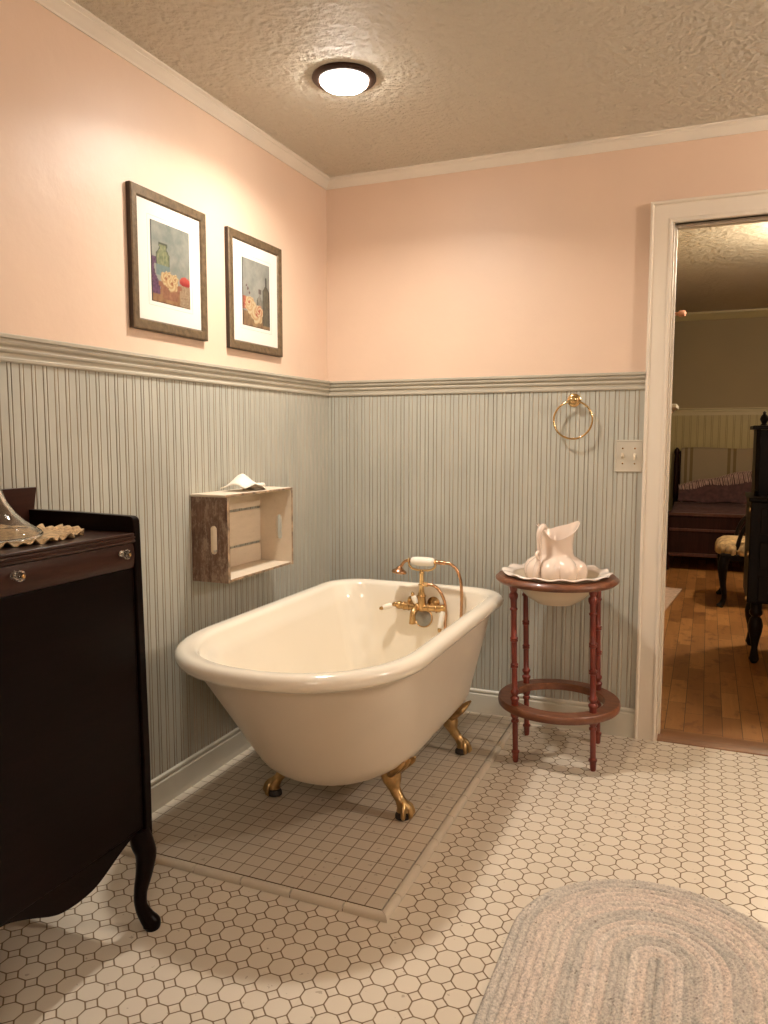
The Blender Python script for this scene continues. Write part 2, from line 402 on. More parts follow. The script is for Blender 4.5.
molding('trim_8', crown, [(lambda d: YF, lambda d: -d, LEFT)], M['crown'])
molding('trim_9', crown, [(lambda d: d, lambda d: XR-d, BACK)], M['crown'])
basep = [(0, 0), (.019, 0), (.019, .098), (.017, .101), (.0145, .104), (.0175, .107), (.0185, .112), (.0175, .117), (.013, .1215), (.006, .1231), (0, .1231)]
molding('baseboard_left', basep, [(lambda d: YF, lambda d: -d, LEFT)], M['base'])
molding('baseboard_back', basep, [(lambda d: d, lambda d: XA-.0005, BACK), (lambda d: XD+.0005, lambda d: XR-d, BACK)], M['base'])
molding('baseboard_right', basep, [(lambda d: YF, lambda d: -d, RIGHT)], M['base'])

# door opening: casing, jamb, stops, threshold
cas = [(0, 0), (0, .023), (.003, .0255), (.009, .0255), (.0125, .0215), (.0135, .0165), (.066, .0165), (.068, .019), (.073, .0205), (.078, .019), (.0825, .014), (.0825, 0)]  # (across from outside edge, depth)
g = G(); n = len(cas)
path = [lambda a: (XA+a, 0), lambda a: (XA+a, ZT-a), lambda a: (XD-a, ZT-a), lambda a: (XD-a, 0)]
rings = []
for f in path: rings.append([(f(a)[0], -d, f(a)[1]) for a, d in cas])
g.loft(rings, True, True, True)
dcas = struct(obj('door_1', g, M['trim'], smooth=30, weld=False))
g = G().box(XB+.001, XB+.005, -.001, WT+.012, 0, ZH+.025).box(XC-.005, XC-.001, -.001, WT+.012, 0, ZH+.025).box(XB+.005, XC-.005, -.001, WT+.012, ZH+.006, ZH+.025)
obj('door_jamb', g, M['trim'], dcas, bevel=.0015, weld=False)
g = G().box(XB+.005, XB+.013, .045, .085, .004, ZH+.006).box(XC-.013, XC-.005, .045, .085, .004, ZH+.006).box(XB+.013, XC-.013, .045, .085, ZH-.007, ZH+.006)
obj('door_stop', g, M['trim'], dcas, bevel=.0015, weld=False)
g = G().prism([(-.012, 0), (-.010, .005), (.02, .0095), (.10, .0095), (.12, .006), (.12, 0)], lambda a, b: (XB+.005, a, b), lambda a, b: (XC-.005, a, b))
struct(obj('trim_10', g, M['threshold'], smooth=30))

# switch plate on the beadboard
t = thing('light_switch', 'taupe two-gang switch plate beside the door casing', 'light switch', (1.337, -BT, 1.146))
pts = [(-.053, -.0635), (.053, -.0635), (.053, .0635), (-.053, .0635)]
rings = [[(1.337+x*k, -BT-d, 1.146+z*k2) for x, z in pts] for k, k2, d in ((1, 1, -.001), (1, 1, .003), (.96, .965, .006), (.90, .92, .006), (.885, .905, .0045))]
obj('cover_plate', G().loft(rings, True, True, True), M['plate'], t, smooth=20)
for x in (-.023, .023):
    gg = G().loft([[(1.337+x+a*.0055*k, -BT-.004-d, 1.146+dz+b*.0105*k) for a, b in ((-1, -1), (1, -1), (1, 1), (-1, 1))] for k, d, dz in ((1, 0, 0), (.9, .006, .002 if x < 0 else -.003), (.7, .013, .006 if x < 0 else -.008))], True, True, True)
    obj('toggle', gg, M['toggle'], t, bevel=.0008)
    for z in (-.03, .03):
        obj('screw', G().lathe([(.0032, -.001), (.0032, .0012), (.002, .0018)], (1.337+x, -BT-.0045, 1.146+z), 12, (0, -1, 0)), M['brass'], t)

# ------------------------------------------------------------------ tiled platform under the tub
ZP = .016
PX, PY = .9215, -1.5235
t = thing('tiled_platform', 'low platform of small square tiles under the clawfoot tub', 'tile platform', (.45, -.76, 0))
obj('tile_field', G().box(.019, PX-.0238, PY+.0238, -.019, .0, ZP), M['mosaic'], t)
bull = [(0, .0), (.0205, 0), (.0205, .007), (.0190, .0125), (.0150, .0158), (.009, ZP+.0008), (.001, ZP+.0006), (0, ZP)]   # (out, z)
gp = .0013
y = PY+.0205; yy = [PY]+[PY+.102+.154*i for i in range(10) if PY+.102+.154*i < -.06]+[-.0195]
for a, b in zip(yy[:-1], yy[1:]):
    f0 = (lambda o, z, a=a: (PX-.0205+o, (a+gp) if a > PY else PY+.0205-o+gp*.7, z)); f1 = (lambda o, z, b=b: (PX-.0205+o, b-gp, z))
    obj('curb_tile', G().prism(bull, f0, f1), M['curb'], t, smooth=50)
xx = [PX]+[PX-.124-.155*i for i in range(10) if PX-.124-.155*i > .06]+[.0195]
for a, b in zip(xx[:-1], xx[1:]):
    f0 = (lambda o, z, a=a: ((a-gp) if a < PX else PX-.0205+o-gp*.7, PY+.0205-o, z)); f1 = (lambda o, z, b=b: (b+gp, PY+.0205-o, z))
    obj('curb_tile', G().prism(bull, f0, f1), M['curb'], t, smooth=50)
g = G().box(PX-.0227, PX-.0012, PY+.0227, -.0195, 0, .006).box(.0195, PX-.0012, PY+.0012, PY+.0227, 0, .006)
obj('grout_bed', g, M['grout'], t)

# ------------------------------------------------------------------ clawfoot tub
TX, TA, TYF, TYN, TB, TN, TRC = .5501, .383, -.2458, -1.604, .3912, 2.2117, .1593
TZR, TZB, SS, SN, SF, RB, HB = .6246, .1535, .1051, .3147, .0306, .1098, .1969
def tub_outline(i, isd, inn, iff, z, b, rc, m=28):
    a = TA-isd; yf = TYF-iff; yn = TYN+inn; p = []
    y0 = yn+b
    for k in range(2*m+1):
        th = PI*k/(2*m); c_, s_ = cos(th), sin(th)
        p.append((TX+a*math.copysign(abs(c_)**(2/TN), c_), y0-b*abs(s_)**(2/TN), z))
    for k in range(1, 9): p.append((TX-a, y0+(yf-rc-y0)*k/9, z))
    for k in range(m//2+1):
        th = PI/2*k/(m//2); p.append((TX-a+rc-rc*cos(th), yf-rc+rc*sin(th), z))
    for k in range(m//2+1):
        th = PI/2*k/(m//2); p.append((TX+a-rc+rc*sin(th), yf-rc+rc*cos(th), z))
    for k in range(1, 9): p.append((TX+a, yf-rc+(y0-yf+rc)*k/9, z))
    return p
def tub_ring(h, off, dz=0):
    z = TZB+h*(TZR-.03-TZB); gq = 0
    if h < HB: gq = RB*(1-math.sqrt(max(0, 1-(1-h/HB)**2)))
    w = .036+off
    return tub_outline(0, w+SS*(1-h)+gq, w+SN*(1-h)+gq, w+SF*(1-h)+gq, z+dz, max(TB-.02-gq*.6-off*.8, .08), max(TRC-.02-gq*.3-off*.5, .04))
def shrink(r, k, z):
    cx = sum(p[0] for p in r)/len(r); cy = sum(p[1] for p in r)/len(r)
    return [(cx+(p[0]-cx)*k, cy+(p[1]-cy)*k, z) for p in r]
tub = thing('clawfoot_bathtub', 'cream clawfoot bathtub with rolled rim on brass feet', 'bathtub', (TX, -.92, ZP))
hs = [0, .01, .03, .06, .1, .15, .2, .3, .45, .6, .75, .88, .97]
out = [tub_ring(h, 0) for h in hs]
rings = [shrink(out[0], k, TZB-dz) for k, dz in ((.02, .018), (.35, .016), (.65, .011), (.85, .005))]+out
obj('tub_shell', G().loft(rings, True, True, False), M['tubout'], tub, smooth=60)
rimp = [(.0375, -.054), (.031, -.0505), (.021, -.048), (.010, -.043), (.003, -.034), (0, -.024), (.003, -.013), (.010, -.0045), (.019, -.0006), (.028, 0), (.040, -.0012), (.050, -.004), (.057, -.009), (.062, -.018), (.065, -.035)]
rr = [tub_outline(0, i, i, i, TZR+dz, TB-i*.6, max(TRC-i*.55, .05)) for i, dz in rimp]
inn = [tub_ring(h, .031, .012) for h in (.93, .85, .7, .55, .4, .28, .2, .15, .11, .07, .04, .015, 0)]
fl = [shrink(inn[-1], k, TZB+.012-d) for k, d in ((.9, .003), (.7, .006), (.4, .009), (.02, .011))]
obj('tub_basin', G().loft(rr+inn+fl, True, False, True), M['porcelain'], tub, smooth=70)
def tub_foot(cx, cy, sx, sy):
    g = G(); d = Vector((sx*.88, sy*.47, 0)).normalized(); s = d.cross(Vector((0, 0, 1)))
    base = Vector((cx, cy, 0))
    P = lambda o, z, q=0: base+d*o+s*q+Vector((0, 0, z))
    path = catmull([P(-.056, .166), P(-.048, .150), P(-.041, .130), P(-.031, .104), P(-.010, .076), P(.006, .055), P(.008, .043)], 5)
    R = lerp_list([.026, .034, .031, .019, .0165, .0235, .025], len(path))
    g.tube(path, R, 16)
    # leaf shaped shoulder plate
    for q in (-1, 0, 1):
        pp = catmull([P(-.044, .148, q*.012), P(-.016, .175, q*.028), P(.014, .199, q*.034), P(.030, .216, q*.026)], 4)
        g.tube(pp, lerp_list([.013, .014, .010, .004], len(pp)), 10)
    # claw toes over the ball
    for q in (-.9, 0, .9):
        e = d*cos(q)+s*sin(q)
        c = P(.004, .038)
        pp = catmull([c+e*.010+Vector((0, 0, .030)), c+e*.023+Vector((0, 0, .018)), c+e*.031+Vector((0, 0, -.002)), c+e*.026+Vector((0, 0, -.015))], 4)
        g.tube(pp, lerp_list([.009, .0095, .0085, .004], len(pp)), 10)
    f = obj('foot', g, M['clawbrass'], tub, smooth=60)
    obj('foot_pad', G().lathe([(.019, ZP), (.024, ZP+.003), (.024, ZP+.013), (.018, ZP+.022)], (base+d*.002), 20), M['darkfoot'], f)
for (x, y, sx, sy) in ((.772, -1.030, 1, -.6), (.795, -.470, 1, .1), (.318, -1.045, -1, -.6), (.305, -.470, -1, .1)): tub_foot(x, y, sx, sy)
# overflow plate with its screws, on the inner far wall
OY = -.324
t2 = obj('overflow_plate', G().lathe([(.037, 0), (.037, .004), (.033, .006), (.012, .0075), (.001, .0078)], (.588, OY+.006, .492), 32, (0, -1, .12)), M['dull_plate'], tub)
obj('plate_rim', G().torus((.588, OY+.0025, .4925), .0365, .0032, (0, -1, .12), 36, 8), M['brass'], t2)

# ------------------------------------------------------------------ faucet on the far end of the tub
FY = -.347
fa = thing('bathtub_faucet', 'brass bathtub faucet with china levers at the tub end', 'faucet', (.588, FY, .54))
g = G()
g.tube([(.492, FY, .543), (.52, FY, .541), (.55, FY, .540), (.588, FY, .540), (.63, FY, .541), (.672, FY, .543)], [.013, .016, .0135, .017, .0135, .0165], 16)
for x in (.492, .676): g.ball((x, FY, .543), .017, 16, 10)
for x in (.515, .535, .618, .652): g.torus((x, FY, .541), .0145, .0035, (1, 0, 0), 24, 8)
for x in (.545, .631):   # two inlets through the tub wall with round flanges
    g.tube([(x, FY, .546), (x, FY+.015, .553), (x, -.316, .557)], .011, 12)
    g.lathe([(.026, 0), (.026, .005), (.017, .010), (.012, .014)], (x, -.320, .557), 24, (0, -1, 0))
g.tube([(.588, FY, .535), (.588, FY, .57), (.588, FY, .60)], [.019, .017, .014], 16)
g.torus((.588, FY, .588), .0155, .004, (0, 0, 1), 24, 8)
obj('valve_body', g, M['brass'], fa, smooth=50)
g = G().tube(catmull([(.575, FY-.002, .540), (.568, FY-.022, .535), (.566, FY-.040, .520), (.566, FY-.044, .497), (.566, FY-.044, .482)], 4), lerp_list([.014, .013, .012, .0125, .014], 17), 14)
obj('spout', g, M['brass'], fa, smooth=50)
g = G().lathe([(.014, .595), (.0115, .605), (.0095, .63), (.0085, .675), (.0105, .680), (.008, .686), (.008, .694)], (.588, FY, 0), 16)
g.torus((.588, FY, .633), .011, .003, (0, 0, 1), 20, 8)
g.tube([(.588, FY, .635), (.612, FY, .635)], .0085, 10)
g.lathe([(.0105, 0), (.0105, .012)], (.602, FY, .635), 6, (1, 0, 0))
obj('riser', g, M['brass2'], fa, smooth=40)
g = G()
g.tube(catmull([(.533, FY, .728), (.536, FY, .708), (.552, FY, .695), (.588, FY, .691), (.626, FY, .695), (.644, FY, .708), (.648, FY, .728)], 5), .0042, 10)
for x in (.534, .647): g.torus((x, FY, .728), .009, .003, (1, 0, 0), 20, 8)
obj('cradle', g, M['brass2'], fa, smooth=60)
def lever(p0, p1):
    a, b = Vector(p0), Vector(p1); d = (b-a).normalized(); L = (b-a).length
    h = obj('lever_handle', G().lathe([(.009, -.006), (.010, .004), (.006, .010), (.0075, L-.008), (.008, L-.002), (.0055, L+.004), (.002, L+.007)], a, 14, d), M['brass'], fa, smooth=50)
    obj('china_grip', G().lathe([(.0085, .013), (.0105, .02), (.0115, L*.55), (.0105, L-.014), (.0085, L-.009)], a, 16, d), M['handle_china'], h, smooth=50)
lever((.476, FY-.004, .546), (.424, FY-.030, .529))
lever((.574, FY-.012, .548), (.556, FY-.018, .598))
lever((.684, FY-.008, .546), (.676, FY-.036, .462))

hsn = thing('hand_shower', 'brass hand shower with white china grip resting on its cradle', 'hand shower', (.59, FY, .727))
obj('china_grip', G().lathe([(.010, .543), (.0165, .549), (.0185, .57), (.0188, .592), (.0185, .615), (.0165, .636), (.010, .642)], (0, FY, .727), 24, (1, 0, 0)), M['handle_china'], hsn, smooth=50)
g = G().tube(catmull([(.546, FY, .727), (.530, FY, .728), (.515, FY-.002, .722), (.504, FY-.004, .708), (.497, FY-.006, .694)], 5), lerp_list([.009, .0065, .006, .0065, .009], 21), 12)
obj('neck', g, M['copper'], hsn, smooth=50)
g = G().lathe([(.010, .638), (.010, .646), (.007, .650), (.009, .662), (.009, .684), (.0065, .688)], (0, FY, .727), 14, (1, 0, 0))
obj('hose_connector', g, M['copper'], hsn, smooth=50)
obj('spray_head', G().lathe([(.008, -.006), (.016, .004), (.029, .012), (.031, .018), (.029, .023), (.012, .026), (.001, .0265)], (.497, FY-.006, .697), 28, (-.12, -.12, -1)), M['copper'], hsn, smooth=50)
hose = catmull([(.684, FY, .727), (.712, FY, .722), (.735, FY+.002, .700), (.748, FY+.004, .665), (.753, FY+.005, .62), (.754, FY+.004, .56), (.752, FY, .50), (.742, FY-.004, .44), (.722, FY-.01, .405), (.700, FY-.01, .42), (.690, FY-.004, .47), (.686, FY+.012, .53), (.680, FY+.010, .575), (.662, FY+.006, .612), (.640, FY+.002, .632), (.612, FY, .636)], 7)
obj('hose', G().tube(hose, .0062, 10), M['copper'], hsn, smooth=60)

# ------------------------------------------------------------------ crate shelf and napkin
CY0, CY1, CZ0, CZ1, CD = -1.062, -.618, .731, 1.020, .158
cr = thing('crate_shelf', 'weathered whitewashed wooden crate hung on the left wall as a shelf', 'crate shelf', (.013, (CY0+CY1)/2, CZ0))
def slot_panel(y0, y1):
    """crate end with a stadium hand hole, in the x-z plane; front layer white side inward"""
    xc, zc, hw, hh = .103, (CZ0+CZ1)/2, .0125, .036
    x0, x1, z0, z1 = .0135, CD, CZ0, CZ1
    hole = []; outer = []
    N = 40
    for i in range(N):
        a = 2*PI*i/N; s_, c_ = sin(a), cos(a)
        hole.append((xc+hw*c_, zc+(hh if s_ > 0 else -hh)*(1 if abs(s_) > 1e-9 else 0)*1.0+hw*s_ if abs(s_) > 1e-9 else zc))
        k = min((x1-xc if c_ > 0 else xc-x0)/max(abs(c_), 1e-6), ((z1-z0)/2)/max(abs(s_), 1e-6)); outer.append((xc+c_*k, zc+s_*k))
    # snap nearest outer points to the corners
    for cx_, cz_ in ((x0, z0), (x0, z1), (x1, z0), (x1, z1)):
        j = min(range(N), key=lambda q: (outer[q][0]-cx_)**2+(outer[q][1]-cz_)**2); outer[j] = (cx_, cz_)
    return hole, outer
for yo, yi in ((CY0, CY0+.014), (CY1, CY1-.014)):
    hole, outer = slot_panel(yo, yi); g = G(); n = len(hole)
    A = [(x, yo, z) for x, z in outer]; B = [(x, yo, z) for x, z in hole]; C = [(x, yi, z) for x, z in hole]; D = [(x, yi, z) for x, z in outer]
    k = len(g.v); g.v += A+B+C+D
    for i in range(n):
        j = (i+1) % n
        g.f += [(i, j, n+j, n+i), (n+i, n+j, 2*n+j, 2*n+i), (2*n+i, 2*n+j, 3*n+j, 3*n+i), (3*n+i, 3*n+j, j, i)]
        g.mi += [0, 1, 1, 2 if outer[i][0] > CD-.01 and outer[j][0] > CD-.01 else 0]
    p = obj('end_panel', g, [M['rustic'], M['whitewash'], M['worn_edge']], cr, smooth=0)
    p['label'] = 'dark brown crate end with an oblong hand hole'
W3 = [M['whitewash'], M['worn_edge'], M['rustic']]
def board(name, x0, x1, y0, y1, z0, z1, e=1):
    g = G().box(x0, x1, y0, y1, z0, z1); g.mi = [0, 0, 0, e, 0, 0]
    return obj(name, g, W3, cr, bevel=.0015)
board('top_board', .0135, CD-.002, CY0-.004, CY1+.004, CZ1+.0003, CZ1+.009)
board('bottom_board', .0135, CD-.002, CY0+.0145, CY1-.0145, CZ0+.002, CZ0+.011)
for z0, z1 in ((CZ0+.012, .811), (.820, .946), (.955, CZ1-.0005)):
    board('back_slat', .0135, .0215, CY0+.0145, CY1-.0145, z0, z1, 0)

g = G()
c = Vector((.085, -.845, CZ1+.0095))
# folded cloth: a tented wedge with a rolled end
def npk(u, v):   # u along -y..+y, v across
    h = .060*max(0, 1-abs(u-.35)/.62)**1.1*(1-.55*abs(v)**1.5)
    return c+Vector((v*.05+.012*sin(u*3), -.075+u*.15, h+.0015+.003*sin(7*u+3*v)))
N1, N2 = 20, 14
V = [npk(i/(N1-1), -1+2*j/(N2-1)) for i in range(N1) for j in range(N2)]
g.add(V, [(i*N2+j, i*N2+j+1, (i+1)*N2+j+1, (i+1)*N2+j) for i in range(N1-1) for j in range(N2-1)])
for q, rr_ in ((0, .012), (1, .0075)):
    pts = [(c.x+.035+rr_*cos(a)*.9, 0, c.z+.014+rr_*sin(a)) for a in [PI*2*i/14 for i in range(13)]]
    g.add([(p[0]-.012*q, c.y+.02, p[2]) for p in pts]+[(p[0]-.006, c.y+.085, p[2]-.002) for p in pts], [(i, i+1, 13+i+1, 13+i) for i in range(12)])
nap = obj('folded_napkin', g, M['napkin'], smooth=50, weld=False, origin=c)
sm = nap.modifiers.new('thick', 'SOLIDIFY'); sm.thickness = .0025; sm.offset = -1
tag(nap, 'white folded cloth lying on top of the crate shelf', 'napkin')

# ------------------------------------------------------------------ framed pictures
def sm(a, b, x):
    t_ = max(0, min(1, (x-a)/(b-a))); return t_*t_*(3-2*t_)
def blend(c, d, k): return tuple(c[i]*(1-k)+d[i]*k for i in range(3))
from mathutils import noise as mn
def nz(x, y, s=0): return max(0, min(1, .5+.8*mn.fractal(Vector((x*2.6+s*3.1, y*3.4, s)), .8, 2, 4)))
L3 = lambda r, g_, b: rgb(r, g_, b)[:3]
def ell(u, v, cx_, cy_, rx, ry): return math.hypot((u-cx_)/rx, (v-cy_)/ry)
def rose(u, v, cx_, cy_, r, asp, pal):
    d = ell(u, v, cx_, cy_, r, r*asp); a = math.atan2((v-cy_)/asp, u-cx_)
    if d > 1+.10*sin(a*6): return None
    k = .5+.5*sin(a*3+d*11+1.0); return blend(pal[0], pal[1], k) if d > .25 else pal[2]
def paint1(u, v):
    A = .66
    c = blend(L3(150, 156, 142), L3(186, 184, 166), nz(u*1.4, v*1.2)); c = blend(c, L3(120, 132, 124), .35*sm(.55, .2, abs(u-.5))*nz(u*3, v*3, 2))
    if v < .16+.05*u: c = blend(L3(196, 150, 100), L3(160, 110, 66), nz(u*3, v*2, 1))
    # green jar
    j = None
    if .34 < v < .75:
        w = .17 if v < .60 else (.17-.075*sm(.60, .69, v)); w = w if v < .70 else .11
        if abs(u-.30) < w:
            j = blend(L3(112, 120, 78), L3(170, 172, 122), nz(u*9, v*5, 3)); 
            if abs(u-.30) > w-.022 or v > .73: j = L3(74, 78, 52)
            if v < .47: j = blend(j, L3(126, 150, 152), .75)
    if j: c = j
    # purple bottle at the left edge
    if v < .56 and v > .10:
        w = .10 if v > .47 else (.055 if v > .40 else .17-.12*sm(.2, .40, v)+.02)
        if u < w+.02: c = blend(L3(70, 34, 60), L3(134, 82, 122), nz(u*14, v*7, 5))
    # red bowl and box at right
    if ell(u, v, .87, .335, .15, .065) < 1 and v > .28: c = blend(L3(176, 34, 30), L3(226, 92, 76), sm(.3, .38, v))
    if u > .72 and v < .285 and u > .72+(.285-v)*.0: c = blend(L3(204, 178, 140), L3(150, 108, 76), nz(u*11, v*11, 4)*.8)
    # clay pot
    if .05 < v < .27 and abs(u-.47) < .17+.55*(v-.05): c = blend(L3(150, 92, 62), L3(188, 130, 92), nz(u*5, v*4, 2)); 
    if .21 < v < .27 and abs(u-.47) < .30: c = L3(172, 112, 78)
    for q in ((.36, .32, .13), (.52, .27, .15), (.60, .335, .09), (.44, .36, .08)):
        r = rose(u, v, q[0], q[1], q[2], A, (L3(240, 214, 158), L3(206, 160, 104), L3(176, 112, 66)))
        if r: c = r
    if u < .018 or v < .012: c = L3(60, 50, 42)
    return c
def paint2(u, v):
    A = .66
    c = blend(L3(152, 156, 146), L3(190, 188, 174), nz(u*1.3+1, v*1.1)); c = blend(c, L3(206, 204, 186), .3*sm(.4, .1, abs(u-.5))*nz(u*4, v*4))
    if v < .22: c = blend(L3(186, 150, 106), L3(140, 108, 76), nz(u*3, v*2, 1))
    # dark bottle
    if v < .80 and v > .05:
        w = .028 if v > .66 else .045+.085*sm(.66, .58, v)
        if abs(u-.86) < w: 
            c = blend(L3(92, 86, 70), L3(128, 120, 98), nz(u*9, v*4, 2))
            if abs(u-.86) > w-.028: c = L3(52, 46, 38)
    # pale bottle
    if .1 < v < .52 and abs(u-.62) < (.095 if v < .42 else .095-.07*sm(.42, .50, v)):
        c = blend(L3(134, 130, 116), L3(168, 162, 146), nz(u*7, v*5, 6))
        if abs(u-.62) > .075: c = L3(110, 104, 90)
    if abs(u-.63) < .05 and .52 < v < .60: c = L3(116, 104, 96)
    for q in ((.20, .56, .03), (.15, .60, .022), (.25, .50, .025)):
        if ell(u, v, q[0], q[1], q[2], q[2]*.8) < 1: c = L3(112, 66, 64)
    if u < .12 and .25 < v < .44: c = blend(L3(190, 84, 66), L3(214, 130, 96), nz(u*9, v*6))
    for q, pal in (((.30, .31, .19), 0), ((.24, .36, .13), 0), ((.52, .20, .21), 0), ((.60, .26, .13), 1)):
        r = rose(u, v, q[0], q[1], q[2], A, (L3(246, 224, 178), L3(222, 176, 122) if pal == 0 else L3(214, 132, 92), L3(196, 92, 60)))
        if r: c = r
    if u < .018 or v < .012 or u > .985: c = L3(60, 50, 42)
    return c
def picture(name, yc, zc, pt, label):
    t = thing(name, label, 'framed picture', (0, yc, zc), 'framed still lifes on the left wall')
    W, H, B, D = .189, .213, .034, .019       # half width, half height, frame border, depth
    prof = [(0, .001), (0, D-.003), (.004, D), (B-.006, D-.002), (B-.003, D-.006), (B, D-.009), (B, .001)]   # (inset, x)
    rings = [[(x, yc+sy*(W-i), zc+sz*(H-i)) for sy, sz in ((-1, -1), (1, -1), (1, 1), (-1, 1))] for i, x in prof]
    rings.append(rings[0])
    g = G().loft(rings, True); g.mi = [1 if i < 4 else 0 for i in range(len(g.f))]
    obj('frame', g, [M['frame'], M['frame_side']], t, smooth=30)
    g = G().box(.002, .012, yc-W+B-.001, yc+W-B+.001, zc-H+B-.001, zc+H-B+.001); mt = obj('mat_board', g, M['mat_board'], t)
    zo = .004
    g = G()
    for a, b in ((.110, .1355), ):
        for e in ((-a, a, b, b+.0012), (-a, a, -b-.0012, -b), (-a-.0012, -a, -b, b), (a, a+.0012, -b, b)):
            g.box(.0119, .0122, yc+e[0], yc+e[1], zc+zo+e[2], zc+zo+e[3])
    obj('rule_line', g, M['mat_line'], mt)
    NU, NV = 60, 84; hw, hh = .0975, .1235; V = []; F = []; CC = []
    for i in range(NU):
        for j in range(NV):
            u, v = i/(NU-1), j/(NV-1); V.append((.0125, yc-hw+u*2*hw, zc+zo-hh+v*2*hh)); CC.append(tuple(.45*q for q in pt(u, v))+(1,))
    F = [(i*NV+j, (i+1)*NV+j, (i+1)*NV+j+1, i*NV+j+1) for i in range(NU-1) for j in range(NV-1)]
    obj('painting', G().add(V, F), M['painting'], t, smooth=0, cols=CC, weld=False)
picture('framed_picture', -1.136, 1.7635, paint1, 'framed still life of green jar, purple bottle and flower pot')
picture('framed_picture', -.624, 1.757, paint2, 'framed still life of tall dark bottle with two pale roses')

# ------------------------------------------------------------------ towel ring
t = thing('towel_ring', 'round brass towel ring hanging on the beadboard near the door', 'towel ring', (1.119, -BT, 1.369))
obj('rosette', G().lathe([(.027, 0), (.027, .004), (.022, .008), (.017, .009), (.013, .016), (.009, .020), (.009, .034), (.013, .038), (.013, .046), (.007, .051), (.001, .052)], (1.119, -BT, 1.369), 28, (0, -1, 0)), M['brass2'], t, smooth=45)
obj('ring', G().torus((1.122, -BT-.040, 1.289), .0755, .0040, (.05, -1, .04), 64, 10), M['brass2'], t, smooth=60)

# ------------------------------------------------------------------ washstand, basin, pitcher
WX, WY = 1.127, -.277
ws = thing('wash_stand', 'round red-brown wooden washstand with turned legs', 'washstand', (WX, WY, 0))
def annulus(ro, ri, z0, z1, rnd=.006, ox=0, oy=0):
    p = [(ri, z0+.002), (ri+.002, z0), (ro-rnd, z0), (ro-.001, z0+rnd*.8), (ro, (z0+z1)/2), (ro-.001, z1-rnd*.8), (ro-rnd, z1), (ri+.002, z1), (ri, z1-.002)]
    return [[(WX+ox+r*cos(2*PI*i/72), WY+oy+r*sin(2*PI*i/72), z) for i in range(72)] for r, z in p+[p[0]]]
g = G().loft(annulus(.230, .176, .672, .699, .012, -.016, -.006), True)
obj('top_ring', g, M['ringwood'], ws, smooth=40)
g = G().loft(annulus(.231, .172, .192, .221, .005), True)
obj('lower_ring', g, M['ringwood'], ws, smooth=40)
legp = [(.0085, 0), (.0105, .004), (.0115, .02), (.0125, .034), (.0155, .038), (.0155, .044), (.0105, .048), (.0105, .15), (.0105, .152), (.0150, .156), (.0150, .162), (.0105, .168), (.0165, .180), (.0165, .192), (.0115, .200), (.0135, .204), (.0135, .236), (.0175, .244), (.0175, .250), (.0105, .256), (.0125, .262), (.0165, .270), (.0165, .276), (.011, .282), (.0105, .362), (.0145, .365), (.0145, .369), (.0115, .371), (.0150, .374), (.0150, .378), (.0105, .381), (.0105, .462), (.0145, .465), (.0145, .469), (.0115, .471), (.0150, .474), (.0150, .478), (.0105, .482), (.0105, .580), (.0145, .584), (.0145, .589), (.0110, .592), (.0120, .620), (.0170, .632), (.0170, .642), (.0110, .650), (.0140, .660), (.0160, .6735)]
for (x, y, tx, ty) in ((.998, -.430, .980, -.434), (1.279, -.400, 1.263, -.406), (.980, -.150, .964, -.156), (1.261, -.128, 1.247, -.136)):
    obj('leg', G().lathe(legp, (x, y, 0), 18, (tx-x, ty-y, .6735)), M['cherry'], ws, smooth=50)
BXC, BYC = WX-.017, WY-.006
# basin: scalloped rim
ba = thing('wash_basin', 'cream china wash basin with scalloped rim set in the washstand', 'basin', (BXC, BYC, .59))
bp = [(.010, .597), (.066, .597), (.072, .592), (.078, .597), (.105, .612), (.132, .638), (.152, .668), (.168, .700), (.185, .7025), (.194, .7062), (.198, .7080), (.197, .7092), (.190, .7085), (.180, .7068), (.160, .701), (.144, .668), (.124, .642), (.098, .620), (.07, .608), (.005, .605)]
rings = []
for r, z in bp:
    k = sm(.165, .2, r)
    rings.append([(BXC+(r*(1+.022*k*sin(a*14)))*cos(a), BYC+(r*(1+.022*k*sin(a*14)))*sin(a), z+k*.0035*sin(a*14+.8)) for a in [2*PI*i/168 for i in range(168)]])
obj('bowl', G().loft(rings[:8]+rings[8:], True, True, True), M['china_in'], ba, smooth=60)
# rim as its own pink glazed part just over the bowl edge
rp = [(.166, .7025), (.182, .7045), (.195, .7075), (.2015, .7090), (.2030, .7120), (.2005, .7145), (.194, .7140), (.180, .7110), (.165, .7068), (.161, .7035)]
rings = []
for r, z in rp+[rp[0]]:
    k = sm(.165, .2, r)
    rings.append([(BXC+(r*(1+.022*k*sin(a*14)))*cos(a), BYC+(r*(1+.022*k*sin(a*14)))*sin(a), z+k*.0035*sin(a*14+.8)) for a in [2*PI*i/168 for i in range(168)]])
obj('rim', G().loft(rings, True), M['china_rim'], ba, smooth=60)
